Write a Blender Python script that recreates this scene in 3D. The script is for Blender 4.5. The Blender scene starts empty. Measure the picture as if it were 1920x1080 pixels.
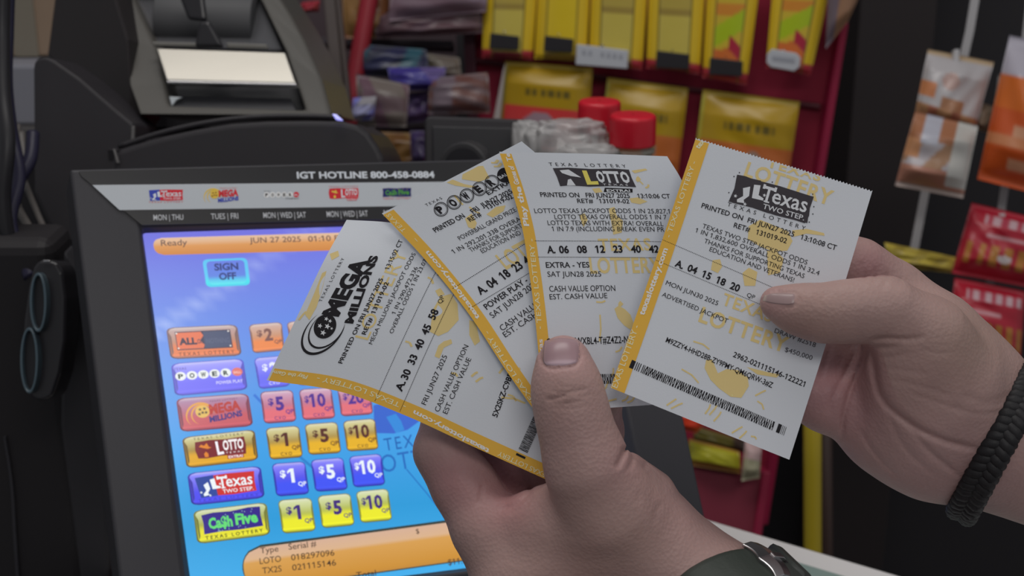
import bpy, math, random
import numpy as np
from mathutils import Vector, Matrix

C = bpy.context.scene.collection
SC = bpy.context.scene
random.seed(7)
RNG = np.random.default_rng(7)

# ------------------------------------------------------------------ camera, light, exposure
F = 2637.0                      # focal length in pixels of the 1920 px frame
PITCH = math.radians(19.0)
CAMP = np.array([0.0, 0.0, 1.45])
RIGHT = np.array([1.0, 0.0, 0.0])
FWD = np.array([0.0, math.cos(PITCH), -math.sin(PITCH)])
UP = np.array([0.0, math.sin(PITCH), math.cos(PITCH)])

cam_d = bpy.data.cameras.new('camera')
cam = bpy.data.objects.new('camera', cam_d)
C.objects.link(cam)
cam.location = CAMP
cam.rotation_euler = (math.pi / 2 - PITCH, 0, 0)
cam_d.sensor_width = 36.0
cam_d.lens = 36.0 * F / 1920.0
cam_d.clip_start = 0.02
cam_d.dof.use_dof = True
cam_d.dof.focus_distance = 0.625
cam_d.dof.aperture_fstop = cam_d.lens / 3.4
SC.camera = cam

w = bpy.data.worlds.new('world')
SC.world = w
w.use_nodes = True
bg = w.node_tree.nodes['Background']
bg.inputs[0].default_value = (0.93, 0.96, 1.0, 1)
bg.inputs[1].default_value = 0.215


def area(name, loc, target, sx, sy, power, col):
    l = bpy.data.lights.new(name, 'AREA')
    l.shape = 'RECTANGLE'
    l.size = sx
    l.size_y = sy
    l.energy = power
    l.color = col
    o = bpy.data.objects.new(name, l)
    C.objects.link(o)
    o.location = loc
    d = Vector(target) - Vector(loc)
    o.rotation_euler = d.to_track_quat('-Z', 'Y').to_euler()
    return o


area('ceiling_troffer_front', (0.35, -0.9, 2.75), (0.35, -0.9, 0), 1.2, 0.6, 11.5, (1.0, 0.97, 0.93))
area('ceiling_troffer_middle', (-0.25, 0.95, 2.75), (-0.25, 0.95, 0), 1.2, 0.6, 11, (1.0, 0.97, 0.93))
area('ceiling_troffer_side', (1.9, 0.3, 2.75), (1.9, 0.3, 0), 0.6, 1.2, 4.5, (1.0, 0.98, 0.96))

SC.view_settings.view_transform = 'Standard'
SC.view_settings.look = 'None'
SC.view_settings.gamma = 1.0
SC.view_settings.use_curve_mapping = False
SC.view_settings.exposure = 0.0
SC.cycles.use_denoising = True
SC.cycles.max_bounces = 6
SC.cycles.caustics_reflective = False
SC.cycles.caustics_refractive = False


# ------------------------------------------------------------------ helpers
def P(px, py, d):
    """point of the place seen at (px,py) of the 1920x1080 frame, d metres along the view axis"""
    px = np.asarray(px, float); py = np.asarray(py, float); d = np.asarray(d, float)
    return (CAMP + d[..., None] * FWD + ((px - 960) * d / F)[..., None] * RIGHT + ((540 - py) * d / F)[..., None] * UP)


def on_z(px, py, z):
    r = FWD + (px - 960) / F * RIGHT + (540 - py) / F * UP
    t = (z - CAMP[2]) / r[2]
    return CAMP + r * t


def on_y(px, py, y):
    r = FWD + (px - 960) / F * RIGHT + (540 - py) / F * UP
    t = (y - CAMP[1]) / r[1]
    return CAMP + r * t


def lin(r, g=None, b=None):
    if g is None:
        r, g, b = r
    f = lambda v: (v / 255 / 12.92) if v / 255 <= 0.04045 else ((v / 255 + 0.055) / 1.055) ** 2.4
    return (f(r), f(g), f(b))


def alb(r, g, b, e=0.6):
    c = lin(r, g, b)
    return tuple(min(0.9, x / e) for x in c)


MATS = {}


def mat(name, col, rough=0.5, metal=0.0, spec=0.5, bump=0.0, bscale=200.0, vary=0.0, coat=0.0, trans=0.0, ior=1.45, alpha=1.0):
    if name in MATS:
        return MATS[name]
    m = bpy.data.materials.new(name)
    m.use_nodes = True
    nt = m.node_tree
    b = nt.nodes['Principled BSDF']
    b.inputs['Base Color'].default_value = (*col, 1)
    b.inputs['Roughness'].default_value = rough
    b.inputs['Metallic'].default_value = metal
    b.inputs['Specular IOR Level'].default_value = spec
    b.inputs['Coat Weight'].default_value = coat
    b.inputs['Transmission Weight'].default_value = trans
    b.inputs['IOR'].default_value = ior
    b.inputs['Alpha'].default_value = alpha
    tc = nt.nodes.new('ShaderNodeTexCoord')
    n = nt.nodes.new('ShaderNodeTexNoise')
    n.inputs['Scale'].default_value = bscale
    n.inputs['Detail'].default_value = 4
    nt.links.new(tc.outputs['Object'], n.inputs['Vector'])
    if vary > 0:
        mx = nt.nodes.new('ShaderNodeMixRGB')
        mx.inputs[1].default_value = (*[c * (1 - vary) for c in col], 1)
        mx.inputs[2].default_value = (*[min(1, c * (1 + vary)) for c in col], 1)
        nt.links.new(n.outputs['Fac'], mx.inputs[0])
        nt.links.new(mx.outputs[0], b.inputs['Base Color'])
    if bump > 0:
        bp = nt.nodes.new('ShaderNodeBump')
        bp.inputs['Strength'].default_value = bump
        bp.inputs['Distance'].default_value = 0.001
        nt.links.new(n.outputs['Fac'], bp.inputs['Height'])
        nt.links.new(bp.outputs[0], b.inputs['Normal'])
    MATS[name] = m
    return m


def colmat(name, rough=0.6, spec=0.4, emit=0.0, bump=0.0, bscale=60.0, coat=0.0):
    """material whose printed colours come from the mesh's own colour layer"""
    if name in MATS:
        return MATS[name]
    m = bpy.data.materials.new(name)
    m.use_nodes = True
    nt = m.node_tree
    b = nt.nodes['Principled BSDF']
    a = nt.nodes.new('ShaderNodeAttribute')
    a.attribute_name = 'Col'
    b.inputs['Roughness'].default_value = rough
    b.inputs['Specular IOR Level'].default_value = spec
    b.inputs['Coat Weight'].default_value = coat
    if emit > 0:
        b.inputs['Base Color'].default_value = (0.01, 0.01, 0.012, 1)
        nt.links.new(a.outputs['Color'], b.inputs['Emission Color'])
        b.inputs['Emission Strength'].default_value = emit
    else:
        nt.links.new(a.outputs['Color'], b.inputs['Base Color'])
    if bump > 0:
        tc = nt.nodes.new('ShaderNodeTexCoord')
        n = nt.nodes.new('ShaderNodeTexNoise')
        n.inputs['Scale'].default_value = bscale
        nt.links.new(tc.outputs['Object'], n.inputs['Vector'])
        bp = nt.nodes.new('ShaderNodeBump')
        bp.inputs['Strength'].default_value = bump
        bp.inputs['Distance'].default_value = 0.003
        nt.links.new(n.outputs['Fac'], bp.inputs['Height'])
        nt.links.new(bp.outputs[0], b.inputs['Normal'])
    MATS[name] = m
    return m


def tag(o, label=None, cat=None, group=None, kind=None):
    if label: o['label'] = label
    if cat: o['category'] = cat
    if group: o['group'] = group
    if kind: o['kind'] = kind
    return o


def thing(name, label, cat, loc, group=None):
    o = bpy.data.objects.new(name, None)
    o.empty_display_size = 0.02
    C.objects.link(o)
    o.location = Vector(loc)
    o['loc0'] = [float(v) for v in loc]
    return tag(o, label, cat, group)


def base_of(o):
    """world position of an (unrotated) parent chain"""
    p = np.zeros(3)
    while o is not None:
        p = p + np.array(o.location)
        o = o.parent
    return p


class MB:
    def __init__(self):
        self.v = []; self.f = []; self.m = []; self.c = []; self.n = 0

    def add(self, v, f, col=(0.5, 0.5, 0.5), mi=0):
        v = np.asarray(v, float).reshape(-1, 3)
        k = self.n
        self.v.append(v)
        for q in f:
            self.f.append([int(i) + k for i in q]); self.m.append(mi)
        col = np.asarray(col, float)
        if col.ndim == 1:
            col = np.tile(col[:3], (len(v), 1))
        self.c.append(col)
        self.n += len(v)

    def build(self, name, mats, parent=None, smooth=False, bevel=0.0, origin=None, solid=0.0, segs=2, angle=35):
        v = np.concatenate(self.v)
        if parent is not None:
            o0 = base_of(parent)
            loc = np.zeros(3)
        else:
            if origin is None:
                origin = np.array([(v[:, 0].min() + v[:, 0].max()) / 2, (v[:, 1].min() + v[:, 1].max()) / 2, v[:, 2].min()])
            o0 = np.asarray(origin, float)
            loc = o0
        me = bpy.data.meshes.new(name)
        me.from_pydata((v - o0).tolist(), [], self.f)
        if not isinstance(mats, (list, tuple)):
            mats = [mats]
        for m in mats:
            me.materials.append(m)
        me.polygons.foreach_set('material_index', self.m)
        ca = me.color_attributes.new('Col', 'FLOAT_COLOR', 'POINT')
        cc = np.ones((len(v), 4)); cc[:, :3] = np.concatenate(self.c)
        ca.data.foreach_set('color', cc.ravel())
        me.polygons.foreach_set('use_smooth', [bool(smooth)] * len(me.polygons))
        me.update()
        o = bpy.data.objects.new(name, me)
        C.objects.link(o)
        o.location = Vector(loc)
        if parent is not None:
            o.parent = parent
        if solid > 0:
            s = o.modifiers.new('solid', 'SOLIDIFY'); s.thickness = solid; s.offset = -1
        if bevel > 0:
            b = o.modifiers.new('bevel', 'BEVEL'); b.width = bevel; b.segments = segs; b.limit_method = 'ANGLE'
            b.angle_limit = math.radians(angle)
            try:
                b.harden_normals = False
            except Exception:
                pass
        if smooth and bevel > 0:
            pass
        return o


# primitive shapes into an MB
def fix_out(v, f):
    """orient faces outward from the centroid (convex-ish shapes)"""
    v = np.asarray(v); c = v.mean(0); out = []
    for q in f:
        p = v[list(q)]
        n = np.zeros(3)
        for i in range(len(q)):
            n += np.cross(p[i], p[(i + 1) % len(q)])
        out.append(list(q) if np.dot(n, p.mean(0) - c) > 0 else list(q)[::-1])
    return out


def prism(mb, front, back, col=(0.5,) * 3, mi=0):
    n = len(front)
    v = np.concatenate([front, back])
    fr = list(range(n)); bk = list(range(2 * n - 1, n - 1, -1))
    p = np.asarray(front); nn = np.zeros(3)
    for i in range(n):
        nn += np.cross(p[i], p[(i + 1) % n])
    d = np.asarray(back).mean(0) - p.mean(0)
    f = [fr, bk] + [[i, n + i, n + (i + 1) % n, (i + 1) % n] for i in range(n)]
    if np.dot(nn, d) > 0:
        f = [q[::-1] for q in f]
    mb.add(v, f, col, mi)


def plate(mb, pts, depth, thick, col=(0.5,) * 3, mi=0, away=None):
    """polygon given by frame points at their true depth, with real thickness away from the camera"""
    pts = np.asarray(pts, float)
    if callable(depth):
        d = np.array([depth(*p) for p in pts])
    else:
        d = np.broadcast_to(np.asarray(depth, float), (len(pts),)).copy()
    fr = P(pts[:, 0], pts[:, 1], d)
    if away is None:
        nn = np.zeros(3)
        for i in range(len(fr)):
            nn += np.cross(fr[i] - fr[0], fr[(i + 1) % len(fr)] - fr[0])
        nn /= np.linalg.norm(nn)
        if np.dot(nn, fr.mean(0) - CAMP) < 0:
            nn = -nn
    else:
        nn = np.asarray(away, float)
    prism(mb, fr, fr + nn * thick, col, mi)


def box(mb, lo, hi, col=(0.5,) * 3, mi=0):
    x0, y0, z0 = lo; x1, y1, z1 = hi
    fr = np.array([(x0, y0, z0), (x1, y0, z0), (x1, y0, z1), (x0, y0, z1)])
    bk = fr.copy(); bk[:, 1] = y1
    prism(mb, fr, bk, col, mi)


def tube(mb, pts, r, n=10, col=(0.5,) * 3, mi=0, caps=True):
    pts = np.asarray(pts, float)
    m = len(pts)
    r = np.broadcast_to(np.asarray(r, float), (m,))
    tan = np.gradient(pts, axis=0)
    tan /= np.linalg.norm(tan, axis=1)[:, None]
    ref = np.array([0.3, 0.2, 0.93])
    if abs(np.dot(ref, tan[0])) > 0.9:
        ref = np.array([1.0, 0.1, 0])
    v = []; a = np.linspace(0, 2 * np.pi, n, endpoint=False)
    u = np.cross(tan[0], ref); u /= np.linalg.norm(u)
    for i in range(m):
        u = u - np.dot(u, tan[i]) * tan[i]; u /= np.linalg.norm(u)
        w_ = np.cross(tan[i], u)
        v.append(pts[i] + r[i] * (np.cos(a)[:, None] * u + np.sin(a)[:, None] * w_))
    v = np.concatenate(v)
    f = [[i * n + j, i * n + (j + 1) % n, (i + 1) * n + (j + 1) % n, (i + 1) * n + j] for i in range(m - 1) for j in range(n)]
    if caps:
        f += [list(range(n))[::-1], [(m - 1) * n + j for j in range(n)]]
    mb.add(v, f, col, mi)


def crom(pts, n):
    """smooth curve through points (Catmull-Rom, chord length)"""
    pts = np.asarray(pts, float)
    if len(pts) == 2:
        t = np.linspace(0, 1, n)[:, None]
        return pts[0] * (1 - t) + pts[1] * t
    k = np.concatenate([[0], np.cumsum(np.linalg.norm(np.diff(pts[:, :2] if pts.shape[1] > 2 and False else pts, axis=0), axis=1))])
    m = np.gradient(pts, k, axis=0)
    s = np.linspace(0, k[-1], n)
    i = np.clip(np.searchsorted(k, s, 'right') - 1, 0, len(pts) - 2)
    h = (k[i + 1] - k[i]); t = (s - k[i]) / h
    t = t[:, None]; h = h[:, None]
    return ((2 * t ** 3 - 3 * t ** 2 + 1) * pts[i] + (t ** 3 - 2 * t ** 2 + t) * h * m[i] +
            (-2 * t ** 3 + 3 * t ** 2) * pts[i + 1] + (t ** 3 - t ** 2) * h * m[i + 1])


def lathe(mb, base, axis, prof, n=32, col=(0.5,) * 3, mi=0):
    axis = np.asarray(axis, float); axis /= np.linalg.norm(axis)
    u = np.cross(axis, [0.0, 1.0, 0.05]); u /= np.linalg.norm(u); w_ = np.cross(axis, u)
    a = np.linspace(0, 2 * np.pi, n, endpoint=False)
    v = np.concatenate([np.asarray(base) + axis * z + r * (np.cos(a)[:, None] * u + np.sin(a)[:, None] * w_) for r, z in prof])
    m = len(prof)
    f = [[i * n + j, i * n + (j + 1) % n, (i + 1) * n + (j + 1) % n, (i + 1) * n + j] for i in range(m - 1) for j in range(n)]
    f += [list(range(n))[::-1], [(m - 1) * n + j for j in range(n)]]
    mb.add(v, f, col, mi)


# ------------------------------------------------------------------ printed and displayed surfaces
class Patch:
    """sheet spanned by four edge curves (frame points + depth); coordinates u,v in metres"""

    def __init__(self, T, B, L, R, W, H):
        n = 200
        self.c = [crom(np.asarray(e, float) * [1, 1, 2000], n) / [1, 1, 2000] for e in (T, B, L, R)]
        self.W, self.H = W, H
        self.n = n

    def _e(self, k, t):
        c = self.c[k]
        x = np.clip(np.asarray(t, float), -0.2, 1.2) * (self.n - 1)
        i = np.clip(np.floor(x).astype(int), 0, self.n - 2)
        fr = (x - i)[..., None]
        return c[i] * (1 - fr) + c[i + 1] * fr

    def ppd(self, u, v):
        u = np.asarray(u, float) / self.W; v = np.asarray(v, float) / self.H
        T, B, L, R = self._e(0, u), self._e(1, u), self._e(2, v), self._e(3, v)
        U = u[..., None]; V = v[..., None]
        c = self.c
        bil = (1 - U) * (1 - V) * c[0][0] + U * (1 - V) * c[0][-1] + (1 - U) * V * c[1][0] + U * V * c[1][-1]
        return (1 - V) * T + V * B + (1 - U) * L + U * R - bil

    def xyz(self, u, v):
        q = self.ppd(u, v)
        return P(q[..., 0], q[..., 1], q[..., 2])

    def map(self, u, v, h=0.0):
        p = self.xyz(u, v)
        if np.any(h):
            e = 0.002
            du = self.xyz(np.asarray(u) + e, v) - self.xyz(np.asarray(u) - e, v)
            dv = self.xyz(u, np.asarray(v) + e) - self.xyz(u, np.asarray(v) - e)
            nn = np.cross(dv, du)
            nn /= np.linalg.norm(nn, axis=-1)[..., None]
            p = p + nn * np.asarray(h, float)[..., None]
        return p

    def inv(self, px, py):
        x = np.array([self.W / 2, self.H / 2])
        for _ in range(25):
            q = self.ppd(x[0], x[1])[:2] - (px, py)
            e = 1e-4
            J = np.stack([(self.ppd(x[0] + e, x[1])[:2] - self.ppd(x[0] - e, x[1])[:2]) / (2 * e),
                          (self.ppd(x[0], x[1] + e)[:2] - self.ppd(x[0], x[1] - e)[:2]) / (2 * e)], 1)
            s = np.linalg.solve(J, q)
            x = x - 0.9 * s
            x = np.clip(x, [-0.1 * self.W, -0.1 * self.H], [1.1 * self.W, 1.1 * self.H])
            if np.abs(s).max() < 1e-6:
                break
        return x


class Plane:
    """flat surface through four frame points; depths follow from their being a parallelogram"""

    def __init__(self, q, depth):
        q = np.asarray(q, float)
        ray = np.stack([FWD + (x - 960) / F * RIGHT + (540 - y) / F * UP for x, y in q])
        # w0 r0 - w1 r1 + w2 r2 - w3 r3 = 0
        A = np.stack([-ray[1], ray[2], -ray[3]], 1)
        wv = np.linalg.solve(A, -ray[0])
        d = np.array([1.0, *wv]); d *= depth / d.mean()
        self.d = d
        self.p = CAMP + ray * d[:, None]
        self.o = self.p[0]
        e1 = self.p[1] - self.p[0]; e2 = self.p[3] - self.p[0]
        self.W = np.linalg.norm(e1)
        self.e1 = e1 / self.W
        e2 = e2 - np.dot(e2, self.e1) * self.e1
        self.H = np.linalg.norm(e2)
        self.e2 = e2 / self.H
        self.nn = np.cross(self.e2, self.e1)
        if np.dot(self.nn, CAMP - self.o) < 0:
            self.nn = -self.nn

    def map(self, u, v, h=0.0):
        u = np.asarray(u, float)[..., None]; v = np.asarray(v, float)[..., None]
        return self.o + u * self.e1 + v * self.e2 + np.asarray(h, float)[..., None] * self.nn

    def inv(self, px, py, h=0.0):
        r = FWD + (px - 960) / F * RIGHT + (540 - py) / F * UP
        o = self.o + self.nn * h
        t = np.dot(o - CAMP, self.nn) / np.dot(r, self.nn)
        p = CAMP + r * t - o
        return np.array([np.dot(p, self.e1), np.dot(p, self.e2)])

    def at(self, px, py, h=0.0):
        u, v = self.inv(px, py, h)
        return self.map(u, v, h)


TXT = {}


def text2d(s, bold=0.0, shear=0.0, space=1.0, res=3):
    v, f = text2d_raw(s, bold, shear, space, res)
    if '1' not in s or shear:
        return v, f
    key = ('flag', s, bold, space, res)
    if key in TXT:
        return TXT[key]
    b, _ = text2d_raw('1', bold, 0.0, 1.0, res)
    wd = b[:, 0].max() - b[:, 0].min()
    h = b[:, 1].max()
    V = [v]; FF = list(f); n = len(v)
    for i, ch in enumerate(s):
        if ch != '1':
            continue
        p, _ = text2d_raw(s[:i + 1], bold, 0.0, space, res)
        x0 = p[:, 0].max() - wd
        fl = np.array([(x0, h), (x0 - 0.15, h - 0.13), (x0 - 0.15, h - 0.13 - 0.10 - bold), (x0, h - 0.12 - bold)])
        V.append(fl); FF.append([n + 3, n, n + 1, n + 2][::-1]); n += 4
    TXT[key] = (np.concatenate(V), FF)
    return TXT[key]


def text2d_raw(s, bold=0.0, shear=0.0, space=1.0, res=3):
    key = (s, bold, shear, space, res)
    if key in TXT:
        return TXT[key]
    c = bpy.data.curves.new('t', 'FONT')
    c.body = s
    c.resolution_u = res
    c.offset = bold
    c.shear = shear
    c.space_character = space
    c.fill_mode = 'FRONT'
    o = bpy.data.objects.new('t', c)
    C.objects.link(o)
    bpy.context.view_layer.update()
    me = bpy.data.meshes.new_from_object(o.evaluated_get(bpy.context.evaluated_depsgraph_get()))
    v = np.array([q.co[:2] for q in me.vertices]).reshape(-1, 2)
    f = [list(p.vertices) for p in me.polygons]
    bpy.data.objects.remove(o)
    bpy.data.curves.remove(c)
    bpy.data.meshes.remove(me)
    TXT[key] = (v, f)
    return v, f


CAPH = 0.73


class Ink:
    """collects print on one surface"""

    def __init__(self, surf, mb, lift=0.00012):
        self.s = surf; self.mb = mb; self.h = lift

    def raw(self, uv, f, col, h=None):
        uv = np.asarray(uv, float)
        if isinstance(self.s, Patch):          # print ends where the paper ends
            uv = np.clip(uv, [0.0, 0.0009], [self.s.W, self.s.H])
        v = self.s.map(uv[:, 0], uv[:, 1], np.full(len(uv), self.h if h is None else h))
        # orientation: face the camera
        ff = []
        for q in f:
            p = v[q]
            n = np.zeros(3)
            for i in range(1, len(q) - 1):
                n += np.cross(p[i] - p[0], p[i + 1] - p[0])
            ff.append(q if np.dot(n, CAMP - p[0]) > 0 else q[::-1])
        self.mb.add(v, ff, col)

    def poly(self, pts, col, h=None):
        uv = np.array([self.s.inv(*p) for p in pts])
        self.raw(uv, [list(range(len(pts)))], col, h)

    def text(self, s, p0, p1, cap, col, bold=0.0, shear=0.0, space=1.0, h=None, res=3):
        v, f = text2d(s, bold, shear, space, res)
        if len(v) == 0:
            return
        a = self.s.inv(*p0); b = self.s.inv(*p1)
        d = b - a; L = np.linalg.norm(d); d = d / L
        up = np.array([d[1], -d[0]])
        k = L / math.dist(p0, p1)
        x0, x1 = v[:, 0].min(), v[:, 0].max()
        X = (v[:, 0] - x0) / (x1 - x0) * L
        Y = v[:, 1] / CAPH * cap * k
        uv = a + X[:, None] * d + Y[:, None] * up
        self.raw(uv, f, col, h)

    def line(self, p0, p1, wpx, col, dash=0, h=None):
        a = self.s.inv(*p0); b = self.s.inv(*p1)
        d = b - a; L = np.linalg.norm(d); d /= L
        n = np.array([-d[1], d[0]]) * wpx * L / math.dist(p0, p1) / 2
        segs = [(0, L)] if not dash else [(i * L / dash, (i + 0.6) * L / dash) for i in range(dash)]
        for s0, s1 in segs:
            m = max(2, int((s1 - s0) / L * 12) + 1)
            t = np.linspace(s0, s1, m)
            uv = np.concatenate([a + t[:, None] * d + n, a + t[:, None] * d - n])
            self.raw(uv, [[i, i + 1, m + i + 1, m + i] for i in range(m - 1)], col, h)

    def sub(self, quad):
        return Sub(self, quad)


class Sub:
    """unit box (a right, b down) mapped to a quad of frame points on a surface"""

    def __init__(self, ink, quad):
        self.i = ink
        self.q = np.array([ink.s.inv(*p) for p in quad])

    def uv(self, ab):
        ab = np.asarray(ab, float)
        a = ab[:, :1]; b = ab[:, 1:2]
        q = self.q
        return (1 - a) * (1 - b) * q[0] + a * (1 - b) * q[1] + a * b * q[2] + (1 - a) * b * q[3]

    def poly(self, pts, col, h=None):
        self.i.raw(self.uv(pts), [list(range(len(pts)))], col, h)

    def rect(self, a0, b0, a1, b1, col, h=None):
        self.poly([(a0, b0), (a1, b0), (a1, b1), (a0, b1)], col, h)

    def ell(self, a, b, ra, rb, col, h=None, n=28, rot=0.0, asp=1.0):
        t = np.linspace(0, 2 * np.pi, n, endpoint=False)
        x, y = ra * np.cos(t), rb * np.sin(t)
        X = x * math.cos(rot) - y * math.sin(rot) / asp; Y = x * math.sin(rot) * asp + y * math.cos(rot)
        self.poly(np.stack([a + X, b + Y], 1), col, h)

    def ring(self, a, b, ra, rb, wa, col, h=None, t0=0.0, t1=6.2832, n=32, rot=0.0, asp=1.0, taper=False):
        t = np.linspace(t0, t1, n)
        k = 1 - wa * (np.sin((t - t0) / (t1 - t0) * np.pi) if taper else np.ones(n))
        def pt(s):
            x, y = ra * s * np.cos(t), rb * s * np.sin(t)
            return np.stack([a + x * math.cos(rot) - y * math.sin(rot) / asp, b + x * math.sin(rot) * asp + y * math.cos(rot)], 1)
        ab = np.concatenate([pt(np.ones(n)), pt(k)])
        self.i.raw(self.uv(ab), [[i, i + 1, n + i + 1, n + i] for i in range(n - 1)], col, h)

    def star(self, a, b, ra, rb, col, h=None, rot=0.0):
        pts = []
        for k in range(10):
            t = rot + k * math.pi / 5
            s = 1 if k % 2 == 0 else 0.42
            pts.append((a + ra * s * math.sin(t), b - rb * s * math.cos(t)))
        self.poly(pts, col, h)

    def text(self, s, a0, b0, a1, b1, col, bold=0.0, shear=0.0, space=1.0, h=None, slope=0.0):
        """caps fill the box a0..a1 by b0 (top)..b1 (baseline)"""
        v, f = text2d(s, bold, shear, space, 2)
        x0, x1 = v[:, 0].min(), v[:, 0].max()
        A = a0 + (v[:, 0] - x0) / (x1 - x0) * (a1 - a0)
        B = b1 - v[:, 1] / CAPH * (b1 - b0) + slope * (A - a0)
        self.i.raw(self.uv(np.stack([A, B], 1)), f, col, h)

    def rrect(self, ra, rb, colf, h=None, rows=14, inset=0.0):
        t = np.unique(np.concatenate([np.linspace(0, rb, 6), np.linspace(rb, 1 - rb, rows), np.linspace(1 - rb, 1, 6)]))
        ins = np.zeros(len(t))
        for i, x in enumerate(t):
            e = max(0, (rb - x) / rb, (x - (1 - rb)) / rb)
            ins[i] = ra * (1 - math.sqrt(max(0, 1 - e * e)))
        ab = np.concatenate([np.stack([ins, t], 1), np.stack([1 - ins, t], 1)])
        ab = inset + ab * (1 - 2 * inset)
        n = len(t)
        col = np.array([colf(x) for x in t]); col = np.concatenate([col, col])
        uv = self.uv(ab)
        v = self.i.s.map(uv[:, 0], uv[:, 1], np.full(len(uv), self.i.h if h is None else h))
        f = [[i, i + 1, n + i + 1, n + i] for i in range(n - 1)]
        p = v[f[3]]
        nn = np.cross(p[1] - p[0], p[2] - p[0])
        if np.dot(nn, CAMP - p[0]) < 0:
            f = [q[::-1] for q in f]
        self.i.mb.add(v, f, col)


def ramp(stops):
    xs = [s[0] for s in stops]
    cs = np.array([lin(*s[1]) for s in stops])
    return lambda t: np.array([np.interp(t, xs, cs[:, k]) for k in range(3)])


# ---- emblems, drawn inside a unit box
def emblem_two_step(s, box_l, box_r, white, under, h, sub=True, dh=0.00005):
    s.poly([(0.0, 0.05), (0.31, 0.0), (0.33, 0.97), (0.04, 1.0)], box_l, h)
    s.poly([(0.31, 0.02), (0.55, 0.0), (1.0, 0.03), (0.985, 0.5), (1.0, 0.95), (0.6, 1.0), (0.33, 0.97)], box_r, h)
    b1 = [(0.12, 0.42), (0.2, 0.3), (0.22, 0.62), (0.17, 0.8), (0.19, 0.9), (0.1, 0.94), (0.09, 0.85), (0.15, 0.68)]
    b2 = [(0.24, 0.2), (0.32, 0.16), (0.33, 0.5), (0.4, 0.56), (0.4, 0.64), (0.26, 0.66)]
    s.poly(b1, white, h + dh); s.poly(b2, white, h + dh)
    for a, b in ((0.06, 0.75), (0.2, 0.93), (0.4, 0.45)):
        s.star(a, b, 0.025, 0.07, white, h + dh)
    s.text('T', 0.37, 0.1, 0.51, 0.66, white, 0.02, h=h + dh)
    for r in ((0.355, 0.08, 0.385, 0.24), (0.5, 0.08, 0.53, 0.24), (0.41, 0.62, 0.48, 0.67)):
        s.rect(*r, white, h + dh)
    s.text('exas', 0.50, 0.06, 0.95, 0.62, white, 0.012, h=h + dh)
    s.text('TWO STEP.', 0.42, 0.72, 0.95, 0.9, white, 0.01, h=h + dh)


def emblem_power(s, ball, letter, end, endtxt, txt, h, small=True):
    dh = 0.00005
    for i, ch in enumerate('POWER'):
        a = 0.085 + i * 0.165
        s.ell(a, 0.48, 0.078, 0.33, ball, h)
        s.text(ch, a - 0.037, 0.3, a + 0.037, 0.66, letter, 0.04, h=h + dh)
    s.ell(0.915, 0.48, 0.078, 0.33, end, h)
    s.text('BALL', 0.86, 0.4, 0.97, 0.6, endtxt, 0.02, h=h + dh)
    if small:
        s.text('TEXAS', 0.0, 0.0, 0.18, 0.1, txt, 0.0, h=h + dh)
        s.text('POWER PLAY', 0.62, 0.88, 0.99, 1.0, txt, 0.02, h=h + dh)


def emblem_mega(s, globe, star, ring, t1, t2, h, small=None):
    dh = 0.00005
    s.ring(0.26, 0.55, 0.26, 0.58, 0.16, ring, h, 2.0, 6.0, rot=0.35, asp=2.2, taper=True)
    s.ring(0.29, 0.52, 0.20, 0.46, 0.18, ring, h + dh, 1.6, 6.1, rot=0.35, asp=2.2, taper=True)
    s.ell(0.3, 0.4, 0.125, 0.28, globe, h + dh)
    for a, b in ((0.26, 0.3), (0.34, 0.28), (0.3, 0.45), (0.24, 0.5), (0.36, 0.46)):
        s.star(a, b, 0.035, 0.085, star, h + 2 * dh)
    s.text('MEGA', 0.42, 0.12, 0.98, 0.55, t1, 0.05, h=h + 2 * dh, slope=-0.1)
    s.text('MILLIONS', 0.40, 0.66, 0.99, 0.92, t2, 0.045, h=h + 2 * dh, slope=-0.22)
    if small is not None:
        s.text('TEXAS LOTTERY', 0.45, -0.06, 0.95, 0.02, small, h=h + dh, space=1.2)


def emblem_lotto(s, boxc, fig, letter, first, extra, txt, h, caption=True):
    dh = 0.00005
    s.poly([(0.02, 0.18), (0.3, 0.15), (0.6, 0.19), (0.97, 0.16), (0.99, 0.5), (0.97, 0.86), (0.5, 0.83), (0.2, 0.87), (0.04, 0.84), (0.0, 0.5)], boxc, h)
    s.poly([(0.08, 0.38), (0.13, 0.3), (0.18, 0.36), (0.24, 0.26), (0.27, 0.42), (0.32, 0.46), (0.24, 0.5), (0.15, 0.44)], fig, h + dh)
    s.poly([(0.17, 0.82), (0.16, 0.68), (0.2, 0.6), (0.24, 0.68), (0.24, 0.82)], fig, h + dh)
    s.poly([(0.40, 0.24), (0.45, 0.24), (0.46, 0.68), (0.54, 0.66), (0.55, 0.77), (0.42, 0.79)], first, h + dh)
    s.text('OTTO', 0.54, 0.22, 0.94, 0.62, letter, 0.04, h=h + dh)
    s.text('TEXAS', 0.58, 0.7, 0.92, 0.77, letter, 0.0, space=1.6, h=h + dh)
    s.rect(0.6, 0.84, 0.92, 0.99, extra, h + 1.5 * dh)
    s.text('EXTRA!', 0.62, 0.865, 0.9, 0.965, letter, 0.03, h=h + 2.5 * dh)
    if caption:
        s.text('TEXAS LOTTERY', 0.0, 0.0, 0.97, 0.1, txt, 0.0, space=1.5, h=h + dh)


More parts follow.
